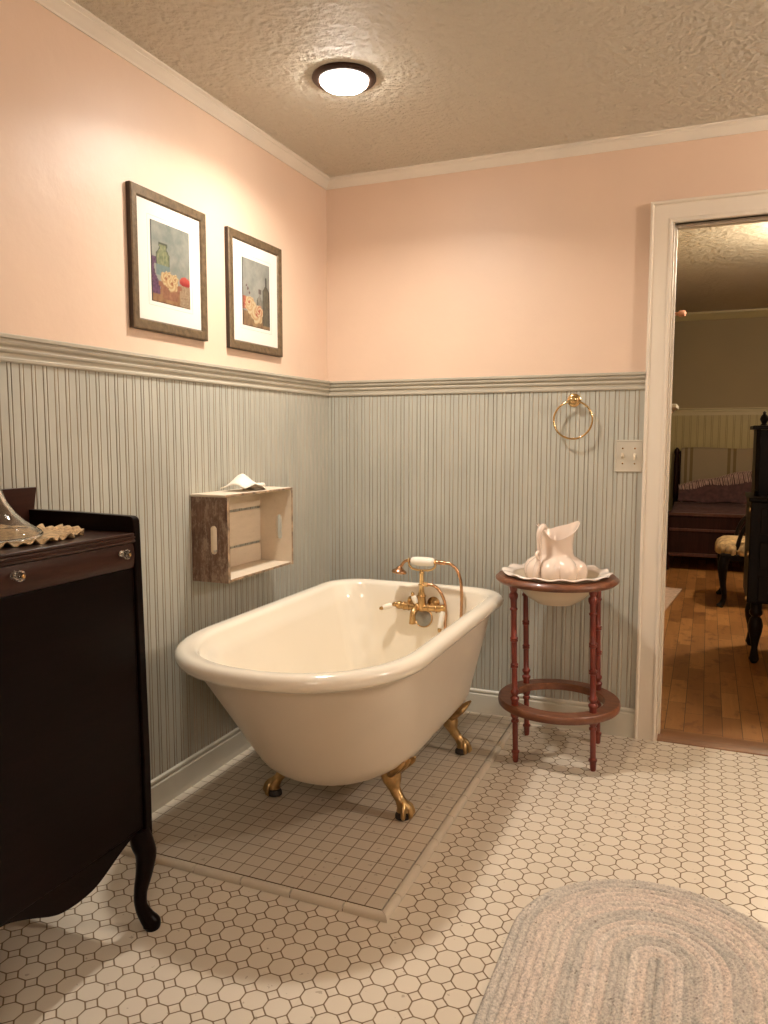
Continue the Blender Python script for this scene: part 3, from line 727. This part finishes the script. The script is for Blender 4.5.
# pitcher
pi_ = thing('water_pitcher', 'pink-cream china pitcher with lobed body standing in the basin', 'pitcher', (1.105, WY, .606))
PX0, PY0 = 1.105, WY; E1 = Vector((.923, .384, 0)); E2 = Vector((-.384, .923, 0))
def pit(levels, inner=0):
    rs = []
    for (z, r, lob, ov, spt) in levels:
        ring = []
        for i in range(120):
            a = 2*PI*i/120
            l = 1+lob*(abs(sin(a*4.0+.25))**.8-.62)
            sp = max(0, cos(a))**4*spt
            lf = max(0, -cos(a))**5*spt*.0
            R = (r-inner)*l
            zz = z+ov*(.020*cos(a*2)+.004*cos(a)+.013*sin(a)+.003*cos(a*5))
            p = Vector((PX0, PY0, zz))+E1*(cos(a)*(R+sp+lf))+E2*(sin(a)*R)
            ring.append(tuple(p))
        rs.append(ring)
    return rs
lev = [(.6085, .048, 0, 0, 0), (.6085, .056, .0, 0, 0), (.614, .060, .0, 0, 0), (.622, .060, .05, 0, 0), (.640, .080, .12, 0, 0), (.662, .097, .18, 0, 0), (.690, .108, .21, 0, 0), (.715, .112, .22, 0, 0), (.735, .110, .22, 0, 0), (.750, .101, .20, 0, 0), (.760, .089, .15, 0, 0), (.767, .078, .09, 0, 0), (.773, .070, .04, 0, 0), (.783, .066, .015, 0, 0), (.800, .064, .0, .05, .0), (.820, .0635, .0, .2, .001), (.840, .065, 0, .45, .003), (.858, .069, 0, .8, .007), (.870, .073, 0, 1, .012), (.8745, .075, 0, 1.03, .013)]
li = [(.875, .0725, 0, 1.03, .013), (.866, .069, 0, .95, .010), (.85, .063, 0, .7, .005), (.83, .059, 0, .3, .002), (.80, .055, 0, .05, 0), (.775, .058, 0, 0, 0), (.74, .082, 0, 0, 0), (.70, .088, 0, 0, 0), (.65, .075, 0, 0, 0), (.625, .05, 0, 0, 0)]
obj('pitcher_body', G().loft(pit(lev)+pit(li), True, True, True), M['china'], pi_, smooth=60)
o_ = Vector((PX0, PY0, 0)); dh = (E1*-.74+E2*-.67)
hp = [o_+dh*.066+Vector((0, 0, .882)), o_+dh*.084+Vector((0, 0, .889)), o_+dh*.106+Vector((0, 0, .870)), o_+dh*.108+Vector((0, 0, .835)), o_+dh*.104+Vector((0, 0, .79)), o_+dh*.110+Vector((0, 0, .755)), o_+dh*.121+Vector((0, 0, .725)), o_+dh*.124+Vector((0, 0, .700)), o_+dh*.118+Vector((0, 0, .69))]
hp = catmull(hp, 5)
g = G().tube(hp, lerp_list([.009, .012, .0105, .009, .0085, .010, .012, .010, .004], len(hp)), 12)
g.tube(catmull([o_+dh*.108+Vector((0, 0, .80)), o_+dh*.122+Vector((0, 0, .785)), o_+dh*.130+E1*.02+Vector((0, 0, .765))], 4), lerp_list([.006, .006, .003], 9), 8)
obj('handle', g, M['china'], pi_, smooth=60)

# ------------------------------------------------------------------ dark cabinet
DX0, DX1, DY0, DY1 = .034, .381, -2.262, -1.757
cb = thing('side_cabinet', 'tall dark mahogany cabinet with one drawer and cabriole legs', 'cabinet', ((DX0+DX1)/2, (DY0+DY1)/2, 0))
ZT_ = .996
def side_poly():
    p = [(DX0, .235), (DX1+.010, .235), (DX1+.010, .45), (DX1+.004, .80), (DX1, 1.010)]
    for i in range(1, 7):
        a = PI/2*i/6; p.append((DX1-.016+.016*cos(a), 1.018+.016*sin(a)))
    p += [(DX1-.08, 1.0355), (DX1-.2, 1.038), (DX0, 1.039)]
    return p
for y0, y1 in ((DY1-.022, DY1), (DY0, DY0+.022)):
    g = G().prism(side_poly(), lambda a, b, y0=y0: (a, y0, b), lambda a, b, y1=y1: (a, y1, b))
    obj('side_panel', g, M['mahog'], cb, smooth=30, bevel=.002)
YI0, YI1 = DY0+.0225, DY1-.0225
# back gallery with flared end
g = G().prism([(DY1+.006, 1.094), (DY1+.002, 1.075), (DY1-.003, 1.045), (DY1-.003, .97), (DY0+.003, .97), (DY0+.003, 1.045), (DY0-.002, 1.075), (DY0-.006, 1.094), ], lambda a, b: (DX0+.001, a, b), lambda a, b: (DX0+.018, a, b))
for i in range(len(g.v)): pass
bg = obj('back_gallery', g, M['mahog_drawer'], cb, smooth=0, bevel=.002)
g = G().box(DX0+.0185, DX1+.001, YI0, YI1, ZT_-.008, ZT_)
obj('top_board', g, M['mahog_top'], cb, bevel=.002)
DZ = .0075
g = G().prism([(a_, b_+DZ) for a_, b_ in [(DX1-.04, .9802), (DX1+.004, .9802), (DX1+.0045, .9775), (DX1+.001, .975), (DX1+.001, .972), (DX1+.004, .9705), (DX1+.003, .9665), (DX1-.002, .9645), (DX1-.04, .9645)]], lambda a, b: (a, YI0, b), lambda a, b: (a, YI1, b))
obj('edge_molding', g, M['mahog_top'], cb, smooth=30)
obj('carcass', G().box(DX0+.019, DX1-.016, YI0, YI1, .262, .971), M['mahog'], cb)
g = G().prism([(a_, b_+DZ) for a_, b_ in [(DX1-.0155, .905), (DX1-.004, .905), (DX1-.001, .915), (DX1+.001, .935), (DX1-.001, .955), (DX1-.004, .963), (DX1-.0155, .963)]], lambda a, b: (a, YI0+.001, b), lambda a, b: (a, YI1-.001, b))
dr = obj('drawer', g, M['mahog_drawer'], cb, smooth=40)
for y in (-1.826, -2.128):
    k = obj('knob', G().lathe([(.009, 0), (.010, .002), (.006, .005), (.005, .009), (.008, .012), (.0115, .016), (.0115, .020), (.008, .023), (.001, .024)], (DX1+.0005, y, .951), 8, (1, 0, 0)), M['glass'], dr, smooth=20)
    obj('knob_screw', G().lathe([(.004, 0), (.004, .003), (.001, .004)], (DX1+.0243, y, .951), 12, (1, 0, 0)), M['brass'], k)
g = G().prism([(DX1-.0155, .268), (DX1+.002, .268), (DX1+.002, .45), (DX1-.004, .911), (DX1-.0155, .911)], lambda a, b: (a, YI0+.001, b), lambda a, b: (a, YI1-.001, b))
obj('door', g, M['mahog'], cb, bevel=.002)
# shaped apron
ym = (YI0+YI1)/2; hw = (YI1-YI0)/2; ap = []
ya = -1.998; tab = [(0, .198), (.05, .202), (.08, .214), (.125, .238), (.165, .256), (.19, .266), (.3, .267)]
for i in range(61):
    d = -1+2*i/60; q = abs(ym+d*hw-ya); k = max(n_ for n_ in range(len(tab)-1) if tab[n_][0] <= q)
    (q0, z0), (q1, z1) = tab[k], tab[k+1]; ap.append((ym+d*hw, z0+(z1-z0)*(q-q0)/(q1-q0)))
for _ in range(5): ap = [ap[0]]+[(ap[i][0], (ap[i-1][1]+ap[i][1]+ap[i+1][1])/3) for i in range(1, len(ap)-1)]+[ap[-1]]
ap += [(YI1, .2675), (YI0, .2675)]
obj('apron', G().prism(ap, lambda a, b: (DX1-.014, a, b), lambda a, b: (DX1+.001, a, b)), M['mahog'], cb, smooth=30)
def cab_leg(x, y, sx, sy):
    P = [(x, y, .262), (x+sx*.006, y+sy*.004, .225), (x+sx*.012, y+sy*.009, .195), (x+sx*.008, y+sy*.006, .150), (x+sx*.000, y+sy*.000, .10), (x+sx*.000, y+sy*.000, .062), (x+sx*.010, y+sy*.007, .032), (x+sx*.020, y+sy*.013, .014), (x+sx*.022, y+sy*.014, .0)]
    P = catmull(P, 5); R = lerp_list([.026, .028, .026, .021, .0165, .0155, .019, .023, .018], len(P))
    obj('leg', G().tube(P, R, 18), M['mahog'], cb, smooth=60)
for x, sx in ((DX1-.014, 1), (DX0+.028, -.3)):
    for y, sy in ((DY1-.022, 1), (DY0+.022, -1)): cab_leg(x, y, sx, sy)

# doily + glass
LX, LY = .195, -2.0
V = []; CC = []; NR, NA = 16, 200; g = G(); rings = []
for i in range(NR):
    k = i/(NR-1); r = .02+.128*k; ring = []
    for j in range(NA):
        a = 2*PI*j/NA; ed = sm(.62, 1, k)
        R = r+ed*.005*sin(19*a+.5)
        z = ZT_+.0015+ed*(.0065+.0050*sin(38*a+1.0)+.0025*sin(23*a))
        ring.append((LX+R*cos(a)*1.0, LY+R*sin(a)*1.34, z))
    rings.append(ring)
g.loft(rings, True, True)
dl = obj('crochet_doily', g, M['crochet'], smooth=60, origin=(LX, LY, ZT_))
s_ = dl.modifiers.new('thick', 'SOLIDIFY'); s_.thickness = .002; s_.offset = 1
tag(dl, 'tan crocheted doily with ruffled edge on the dark cabinet top', 'doily')
gz = ZT_+.0052
GX, GY = LX-.015, LY-.012
gi_ = [(.001, .175), (.010, .172), (.015, .155), (.019, .128), (.026, .098), (.037, .072), (.053, .048), (.075, .028), (.096, .0155), (.103, .006), (.104, .0005)]
gp_ = [(.108, .0), (.112, .003), (.1125, .007), (.107, .0135), (.095, .021), (.076, .034), (.056, .055), (.0405, .080), (.030, .108), (.0235, .140), (.0195, .170), (.0175, .186), (.022, .192), (.0235, .198), (.019, .204), (.0165, .21), (.0165, .262), (.020, .276), (.025, .282), (.0275, .289), (.025, .296), (.012, .301), (.001, .303)]
g = G().lathe(gi_+gp_, (GX, GY, gz), 64, cap=True)
gl = obj('glass_candlestick', g, M['glass'], smooth=50, origin=(GX, GY, gz), weld=False)
tag(gl, 'clear glass stem with wide flared base on the tan doily', 'glass stand')

# ------------------------------------------------------------------ braided rug
RX, RYA, RYB, RR = 1.560, -1.425, -1.93, .343
rug_rows = 17; rw = RR/rug_rows
V = []; F = []; CC = []; NSEG = 720
Lst = RYA-RYB
pal = {'g': (.58, .525, .45), 'p': (.74, .62, .52), 'm': (.70, .61, .51), 'd': (.64, .545, .455), 'l': (.78, .685, .59)}
seq = 'gplggplpggpmppdgg'    # from the middle out
def stad(r, q):
    """q in [0,1) round the stadium of radius r"""
    P = 2*Lst+2*PI*r; s = q*P
    if s < Lst: return (RX+r, RYB+s)
    s -= Lst
    if s < PI*r: a = s/r; return (RX+r*cos(a), RYA+r*sin(a))
    s -= PI*r
    if s < Lst: return (RX-r, RYA-s)
    s -= Lst; a = PI+s/max(r, 1e-6); return (RX+r*cos(a), RYB+r*sin(a))
sub = 5
for i in range(rug_rows*sub+1):
    k = i/sub; row = min(int(k), rug_rows-1); fr = k-row if k < rug_rows else 1
    r = max(k*rw, 1e-5)
    for j in range(NSEG):
        x, y = stad(r, j/NSEG)
        P = 2*Lst+2*PI*r; s = j/NSEG*P
        ph = s/.013+(1 if fr < .5 else -1)*abs(fr-.5)*2.2
        z = .0025+.0055*math.sqrt(max(0, 1-(2*fr-1)**2*.97))+.0016*sin(2*PI*ph)
        V.append((x, y, z))
        if row == 0 and fr < .5: z = .008
        c = pal[seq[row]]; strand = int(math.floor(s/.026+row*.37+(.5 if fr > .5 else 0)))
        rnd = random.Random(strand*131+row*17+(3 if fr > .5 else 0)).random()
        o = pal['gplmd'[int(rnd*5) % 5]]; mixk = .30
        c = tuple(c[q]*(1-mixk)+o[q]*mixk for q in range(3)); kk = .92+.16*rnd
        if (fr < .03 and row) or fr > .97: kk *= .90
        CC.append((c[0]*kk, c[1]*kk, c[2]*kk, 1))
n = NSEG
for i in range(rug_rows*sub):
    for j in range(n):
        F.append((i*n+j, i*n+(j+1) % n, (i+1)*n+(j+1) % n, (i+1)*n+j))
bi = len(V)
for j in range(n):
    x, y = stad(RR, j/n); V.append((x, y, .0005)); CC.append((.3, .25, .2, 1))
for j in range(n): F.append((rug_rows*sub*n+j, rug_rows*sub*n+(j+1) % n, bi+(j+1) % n, bi+j))
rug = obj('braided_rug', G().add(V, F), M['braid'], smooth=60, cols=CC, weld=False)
tag(rug, 'oval braided rug in faded pink and grey on the tiled floor', 'rug')

# ------------------------------------------------------------------ lights that the bathroom has
def ceiling_light(x, y, label, e=1.0):
    t = thing('ceiling_light', label, 'ceiling light', (x, y, HC), None)
    obj('trim_ring', G().lathe([(.102, 0), (.103, -.006), (.098, -.012), (.088, -.0150), (.079, -.0130), (.0775, -.004), (.0775, 0)], (x, y, HC), 64, cap=False), M['bronze'], t, smooth=45)
    obj('diffuser', G().lathe([(.0765, -.010), (.075, -.020), (.064, -.0290), (.045, -.0345), (.024, -.0372), (.002, -.038)], (x, y, HC), 48, cap=True), M['lamp'], t, smooth=60)
def lamp_area(x, y, z, w, r, spread):
    d = bpy.data.lights.new('ceiling_light_beam', 'AREA'); d.shape = 'DISK'; d.size = 2*r; d.energy = w; d.spread = spread; d.color = (1, .94, .86)
    o = bpy.data.objects.new('ceiling_light_beam', d); COL.objects.link(o); o.location = (x, y, z)
lamp_area(.511, -.884, HC-.0395, 15.5, .068, math.radians(150))
ceiling_light(.511, -.884, 'round lit ceiling light with dark bronze trim ring')
def wall_light(loc, d, label, spots, m, r):
    """globes on a bar; d points away from the wall"""
    t = thing('wall_sconce', label, 'wall light', loc, 'bathroom wall lights')
    L = Vector(loc); D = Vector(d); S = D.cross(Vector((0, 0, 1)))
    g = G(); q = [L+S*a+Vector((0, 0, b)) for a, b in ((-.2, -.04), (.2, -.04), (.2, .04), (-.2, .04))]
    g.loft([q, [p+D*.02 for p in q]], True, True, True); obj('back_plate', g, M['bronze'], t, bevel=.004)
    for k in spots:
        c = L+S*k
        obj('arm', G().tube([c+D*.021, c+D*.09, c+D*.10+Vector((0, 0, .03))], .011, 12), M['bronze'], t)
        obj('globe', G().ball(tuple(c+D*.10+Vector((0, 0, .09))), r, 24, 14), m, t, smooth=60)
wall_light((XR, -.88, 2.03), (-1, 0, 0), 'single-globe bronze wall light on the right bathroom wall, out of the frame', (0,), M['lamp4'], .055)
wall_light((2.0, YF, 1.98), (0, 1, 0), 'two-globe bronze wall light on the wall behind the camera', (-.12, .12), M['lamp2'], .062)

# ------------------------------------------------------------------ the bedroom through the door
BX0, BX1, BY1, BHC = 1.20, 4.4, 6.25, 2.60
struct(obj('floor', G().box(BX0-.1, BX1+.1, .12, BY1+.1, -.06, .006), M['plank'])).name = 'floor_bedroom'
struct(obj('ceiling_bedroom', G().box(BX0-.1, BX1+.1, WT, BY1+.1, BHC, BHC+.08), M['ceiling_bed']))
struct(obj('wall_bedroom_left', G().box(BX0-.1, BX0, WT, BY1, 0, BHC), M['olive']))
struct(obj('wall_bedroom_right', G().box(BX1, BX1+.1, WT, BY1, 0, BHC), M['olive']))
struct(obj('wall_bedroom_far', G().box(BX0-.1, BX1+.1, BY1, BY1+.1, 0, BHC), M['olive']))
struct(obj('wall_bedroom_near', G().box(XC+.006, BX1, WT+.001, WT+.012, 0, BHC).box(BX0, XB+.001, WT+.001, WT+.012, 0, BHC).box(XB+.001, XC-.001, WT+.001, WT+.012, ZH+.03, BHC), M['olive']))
FAR = lambda r, d, z: (r, BY1-d, z)
struct(beadboard('trim_11', BX0, BX1, .02, 1.48, 0, .016, FAR, [M['bed_bead'], simple('yellow_groove', (.22, .16, .06), .7)], pitch=.075))
molding('trim_12', [(0, 1.465), (.02, 1.465), (.02, 1.50), (.026, 1.508), (.026, 1.525), (.036, 1.535), (.036, 1.545), (0, 1.545)], [(lambda d: BX0, lambda d: BX1, FAR)], M['bed_rail'])
molding('trim_13', [(0, 2.515), (.008, 2.515), (.02, 2.53), (.05, 2.575), (.055, 2.58), (.055, BHC), (0, BHC)], [(lambda d: BX0, lambda d: BX1, FAR)], M['bed_rail'])

bed = thing('bed', 'dark wooden bed with low panelled footboard against the far bedroom wall', 'bed', (2.05, 5.2, 0))
HX0, HX1 = 1.275, 2.82
g = G().box(HX0+.06, HX1-.06, 6.11, 6.15, .2, 1.04); g.tube([(HX0+.06, 6.13, 1.05), (HX1-.06, 6.13, 1.05)], .022, 12)
obj('headboard', g, M['bedwood'], bed, bevel=.004)
for x in (HX0+.03, HX1-.03):
    obj('post', G().lathe([(.028, .006), (.028, .5), (.024, .52), (.03, .54), (.028, .9), (.022, 1.02), (.03, 1.05), (.026, 1.08), (.008, 1.105)], (x, 6.13, 0), 16), M['bedwood'], bed)
    obj('post', G().lathe([(.026, .006), (.032, .04), (.028, .1), (.03, .48), (.034, .52), (.028, .545), (.006, .55)], (x, 4.32, 0), 16), M['bedwood'], bed)
g = G().box(HX0+.05, HX1-.05, 4.30, 4.335, .14, .52)
obj('footboard', g, M['bedwood'], bed, bevel=.003)
g = G().box(HX0+.04, HX1-.04, 4.285, 4.345, .51, .537); g.box(HX0+.05, HX1-.05, 4.288, 4.305, .37, .395); g.box(HX0+.05, HX1-.05, 4.288, 4.305, .14, .17)
obj('footboard_rail', g, M['bedwood_edge'], bed, bevel=.004)
for x in (HX0+.02, HX1-.05): obj('side_rail', G().box(x, x+.03, 4.34, 6.11, .2, .36), M['bedwood'], bed)
obj('mattress', G().box(HX0+.055, HX1-.055, 4.36, 6.10, .25, .50), M['mat_board'], bed, bevel=.03)
# coverlet
g = G(); NX, NY = 40, 40; V = []
for i in range(NX):
    for j in range(NY):
        u = i/(NX-1); v = j/(NY-1); x = HX0+.045+u*(HX1-HX0-.09); yv = 4.35+v*1.40
        V.append((x, yv, .515+.012*sin(9*u+3*v)*sin(7*v+2)+.004*sin(31*u+17*v)))
g.add(V, [(i*NY+j, (i+1)*NY+j, (i+1)*NY+j+1, i*NY+j+1) for i in range(NX-1) for j in range(NY-1)])
cv = obj('coverlet', g, M['purple'], smooth=60, weld=False, origin=(2.05, 5, .51)); q = cv.modifiers.new('thick', 'SOLIDIFY'); q.thickness = .012; q.offset = 1
tag(cv, 'plum purple coverlet spread over the bed mattress', 'bedspread')
# blanket hung over the headboard
g = G(); prof = [(6.155, .9), (6.158, 1.06), (6.152, 1.082), (6.13, 1.092), (6.106, 1.085), (6.098, 1.06), (6.09, .8), (6.07, .56)]; rings = []
for i in range(60):
    u = i/59; x = HX0+.075+u*1.35
    rings.append([(x, y+.004*sin(u*40), z+.006*sin(u*11)) for y, z in prof])
g.loft(rings, False)
bl = obj('striped_blanket', g, M['stripe'], smooth=60, weld=False, origin=(2, 6.1, .56)); q = bl.modifiers.new('thick', 'SOLIDIFY'); q.thickness = .01; q.offset = 1
tag(bl, 'beige blanket with brown stripes hung over the bed headboard', 'blanket')
th = thing('fringed_throw', 'plum throw with pale fringe slanting across the head of the bed', 'throw blanket', (2.0, 5.8, .53))
def thp(u, v):
    x = HX0+.07+u*1.42; top = .70+.33*u
    t_ = v; y = 5.66+.20*t_**.6+.02*sin(u*9); z = .535+(top-.535)*t_**.85+.008*sin(u*23+v*5)
    return Vector((x, y-.05*(1-t_)*t_*2, z))
NX, NY = 50, 16
V = [thp(i/(NX-1), j/(NY-1)) for i in range(NX) for j in range(NY)]
o = obj('throw_cloth', G().add(V, [(i*NY+j, (i+1)*NY+j, (i+1)*NY+j+1, i*NY+j+1) for i in range(NX-1) for j in range(NY-1)]), M['purple'], th, smooth=60, weld=False)
q = o.modifiers.new('thick', 'SOLIDIFY'); q.thickness = .008; q.offset = 0
g = G()
for i in range(96):
    u = i/95; a = thp(u, 1); k = random.random()
    g.tube([a+Vector((0, -.008, .008)), a+Vector((.006+.01*k, -.055, -.02)), a+Vector((.018+.02*k, -.085, -.10-.03*k))], [.005, .0065, .004], 5)
f = obj('fringe', g, M['fringe'], th, smooth=60, weld=False); f['kind'] = 'stuff'; f['label'] = 'pale pink twisted fringe'

# chair
ch = thing('dining_chair', 'dark wooden chair with tan ruffled seat cushion standing before the bed', 'chair', (1.97, 3.12, .006))
g = G()
for P in ([(1.745, 2.88, .38), (2.20, 2.88, .38)],): pass
g.box(1.735, 2.21, 2.86, 3.40, .345, .395); obj('seat_frame', g, M['ebony'], ch, bevel=.012)
for x, y, sx, sy in ((1.765, 2.885, -1, -1), (1.765, 3.375, -1, 1)):
    P = catmull([(x, y, .36), (x+sx*.012, y+sy*.01, .29), (x+sx*.006, y+sy*.004, .18), (x+.006, y, .09), (x+sx*.004, y, .04), (x+sx*.024, y+sy*.01, .008)], 5)
    obj('leg', G().tube(P, lerp_list([.036, .034, .022, .017, .018, .024], len(P)), 14), M['ebony'], ch, smooth=60)
for y in (2.885, 3.375):
    obj('leg', G().tube([(2.185, y, .36), (2.20, y, .2), (2.23, y, .007)], [.022, .020, .017], 12), M['ebony'], ch, smooth=60)
for y in (2.885, 3.375):
    obj('back_post', G().tube(catmull([(2.19, y, .38), (2.20, y, .6), (2.24, y, .95)], 5), .02, 12), M['ebony'], ch, smooth=60)
    obj('arm', G().tube(catmull([(1.84, y, .39), (1.855, y, .50), (1.90, y, .60), (1.99, y, .655), (2.19, y, .67)], 5), lerp_list([.018, .014, .016, .018, .016], 21), 12), M['ebony'], ch, smooth=60)
obj('back_rail', G().box(2.215, 2.245, 2.88, 3.38, .80, .95), M['ebony'], ch, bevel=.01)
g = G(); rings = []
for z, k, rf in ((.372, .93, .5), (.385, 1.02, 1), (.42, 1.02, 1), (.45, .98, .5), (.472, .85, .2), (.482, .5, 0), (.485, .05, 0)):
    ring = []
    for j in range(120):
        a = 2*PI*j/120; c_, s__ = cos(a), sin(a)
        ring.append((1.945+.235*k*math.copysign(abs(c_)**.5, c_)*(1+.03*rf*sin(a*26)), 3.13+.265*k*math.copysign(abs(s__)**.5, s__)*(1+.03*rf*sin(a*26)), z+.02*(1.945-(1.945+.235*k*c_))))
    rings.append(ring)
obj('seat_cushion', G().loft(rings, True, True, True), M['cushion'], ch, smooth=60)

ch.location.y -= .12

# secretary desk at the right edge
dk = thing('writing_desk', 'black-brown secretary desk with turned legs at the right of the bedroom', 'desk', (2.3, 1.6, .006))
QX, QY = 1.846, 1.275
obj('desk_body', G().box(QX, QX+.95, QY, QY+.48, .34, .88), M['ebony'], dk, bevel=.006)
obj('desk_top', G().box(QX-.012, QX+.96, QY-.012, QY+.485, .881, .903), M['ebony'], dk, bevel=.006)
sp = [(QY+.16, .904), (QY+.12, .93), (QY+.15, .98), (QY+.18, 1.05), (QY+.16, 1.12), (QY+.19, 1.20), (QY+.17, 1.262), (QY+.46, 1.262), (QY+.46, .904)]
for x in (QX+.02, QX+.89): obj('hutch_side', G().prism(sp, lambda a, b, x=x: (x, a, b), lambda a, b, x=x: (x+.022, a, b)), M['ebony'], dk, bevel=.002)
obj('hutch_body', G().box(QX+.043, QX+.889, QY+.20, QY+.455, .904, 1.26), M['ebony'], dk)
obj('hutch_top', G().box(QX, QX+.935, QY+.14, QY+.48, 1.263, 1.283), M['ebony'], dk, bevel=.005)
for x in (QX+.055, QX+.88):
    obj('finial', G().lathe([(.02, 1.284), (.012, 1.295), (.022, 1.315), (.018, 1.332), (.007, 1.345), (.010, 1.352), (.002, 1.36)], (x, QY+.18, 0), 16), M['ebony'], dk)
tl = [(.012, .006), (.018, .014), (.026, .03), (.02, .06), (.016, .09), (.022, .13), (.034, .18), (.038, .215), (.030, .25), (.02, .262), (.032, .275), (.034, .29), (.028, .30), (.03, .339)]
for x in (QX+.05, QX+.90):
    for y in (QY+.045, QY+.435): obj('leg', G().lathe(tl, (x, y, 0), 18), M['ebony'], dk, smooth=50)
for zz in (.42, .60, .78):
    dw = obj('drawer', G().box(QX+.05, QX+.90, QY-.010, QY-.0005, zz-.07, zz+.07), M['ebony'], dk, bevel=.004)
    obj('drawer_pull', G().box(QX+.10, QX+.16, QY-.016, QY-.0105, zz-.022, zz+.022), M['pewter'], dw, bevel=.004)
for zz in (.36, .60, .84):
    obj('corner_rosette', G().lathe([(.02, 0), (.02, .004), (.012, .007), (.001, .008)], (QX, QY+.03, zz), 14, (-1, 0, 0)), M['brass'], dk)

# small things at the left of the bedroom
o = obj('scatter_rug', G().prism([(1.22, 2.44), (1.385, 2.44), (1.475, 3.33), (1.25, 3.38)], lambda a, b: (a, b, .0065), lambda a, b: (a, b, .014)), M['palerug'], origin=(1.3, 2.9, .006))
tag(o, 'pale pink rug corner on the bedroom floor by the door casing', 'rug')
o = obj('scatter_rug', G().box(2.06, 2.9, 2.1, 2.6, .0065, .014), M['palerug'], origin=(2.4, 2.35, .006))
tag(o, 'pale pink rug behind the legs of the writing desk', 'rug')
g = G().box(BX0+.001, 1.412, 2.6, 3.04, 1.425, 1.452)
g.prism([(BX0+.001, 1.4245), (1.398, 1.4245), (1.36, 1.39), (1.28, 1.375), (1.25, 1.33), (BX0+.001, 1.32)], lambda a, b: (a, 2.98, b), lambda a, b: (a, 3.0, b))
o = obj('wall_shelf', g, M['whitewood'], origin=(BX0, 2.8, 1.43), weld=False, bevel=.003)
tag(o, 'white shelf end showing just past the door casing', 'wall shelf')
o = obj('curtain_rod', G().tube([(1.22, 2.86, 2.10), (1.40, 2.80, 2.098)], .012, 12).lathe([(.012, 0), (.022, .006), (.024, .02), (.02, .045), (.008, .052)], (1.395, 2.80, 2.098), 16, (1, -.2, 0)).box(BX0+.001, 1.225, 2.83, 2.89, 2.06, 2.14), M['pinkwood'], origin=(BX0, 2.86, 2.1), weld=False)
tag(o, 'pinkish wooden rod end high beside the left door jamb', 'curtain rod')
# bedroom lamp: a pendant globe over the right part of the room
t = thing('pendant_lamp', 'glowing globe lamp hanging in the bedroom beyond the right edge of the doorway', 'pendant lamp', (2.42, 2.55, BHC))
obj('canopy', G().lathe([(.06, 0), (.06, -.015), (.02, -.03)], (2.42, 2.55, BHC), 24), M['bronze'], t)
obj('stem', G().tube([(2.42, 2.55, BHC-.03), (2.42, 2.55, BHC-.12)], .008, 10), M['bronze'], t)
obj('globe', G().ball((2.42, 2.55, BHC-.20), .085, 28, 16), M['lamp3'], t, smooth=60)

# ------------------------------------------------------------------ world, camera, view
w = bpy.data.worlds.new('world'); SC.world = w; w.use_nodes = True
w.node_tree.nodes['Background'].inputs[0].default_value = (1, .85, .7, 1); w.node_tree.nodes['Background'].inputs[1].default_value = .02
cam = bpy.data.cameras.new('camera'); co = bpy.data.objects.new('camera', cam); COL.objects.link(co)
cam.sensor_fit = 'AUTO'; cam.sensor_width = 36; cam.lens = 776.9*36/1024; cam.clip_start = .02
co.location = (1.6264, -3.2354, 1.2203)
co.rotation_euler = (PI/2-.096, 0, .3941)
SC.camera = co
SC.view_settings.view_transform = 'Standard'; SC.view_settings.look = 'None'
SC.view_settings.exposure = 0.0; SC.view_settings.gamma = 1; SC.view_settings.use_curve_mapping = False
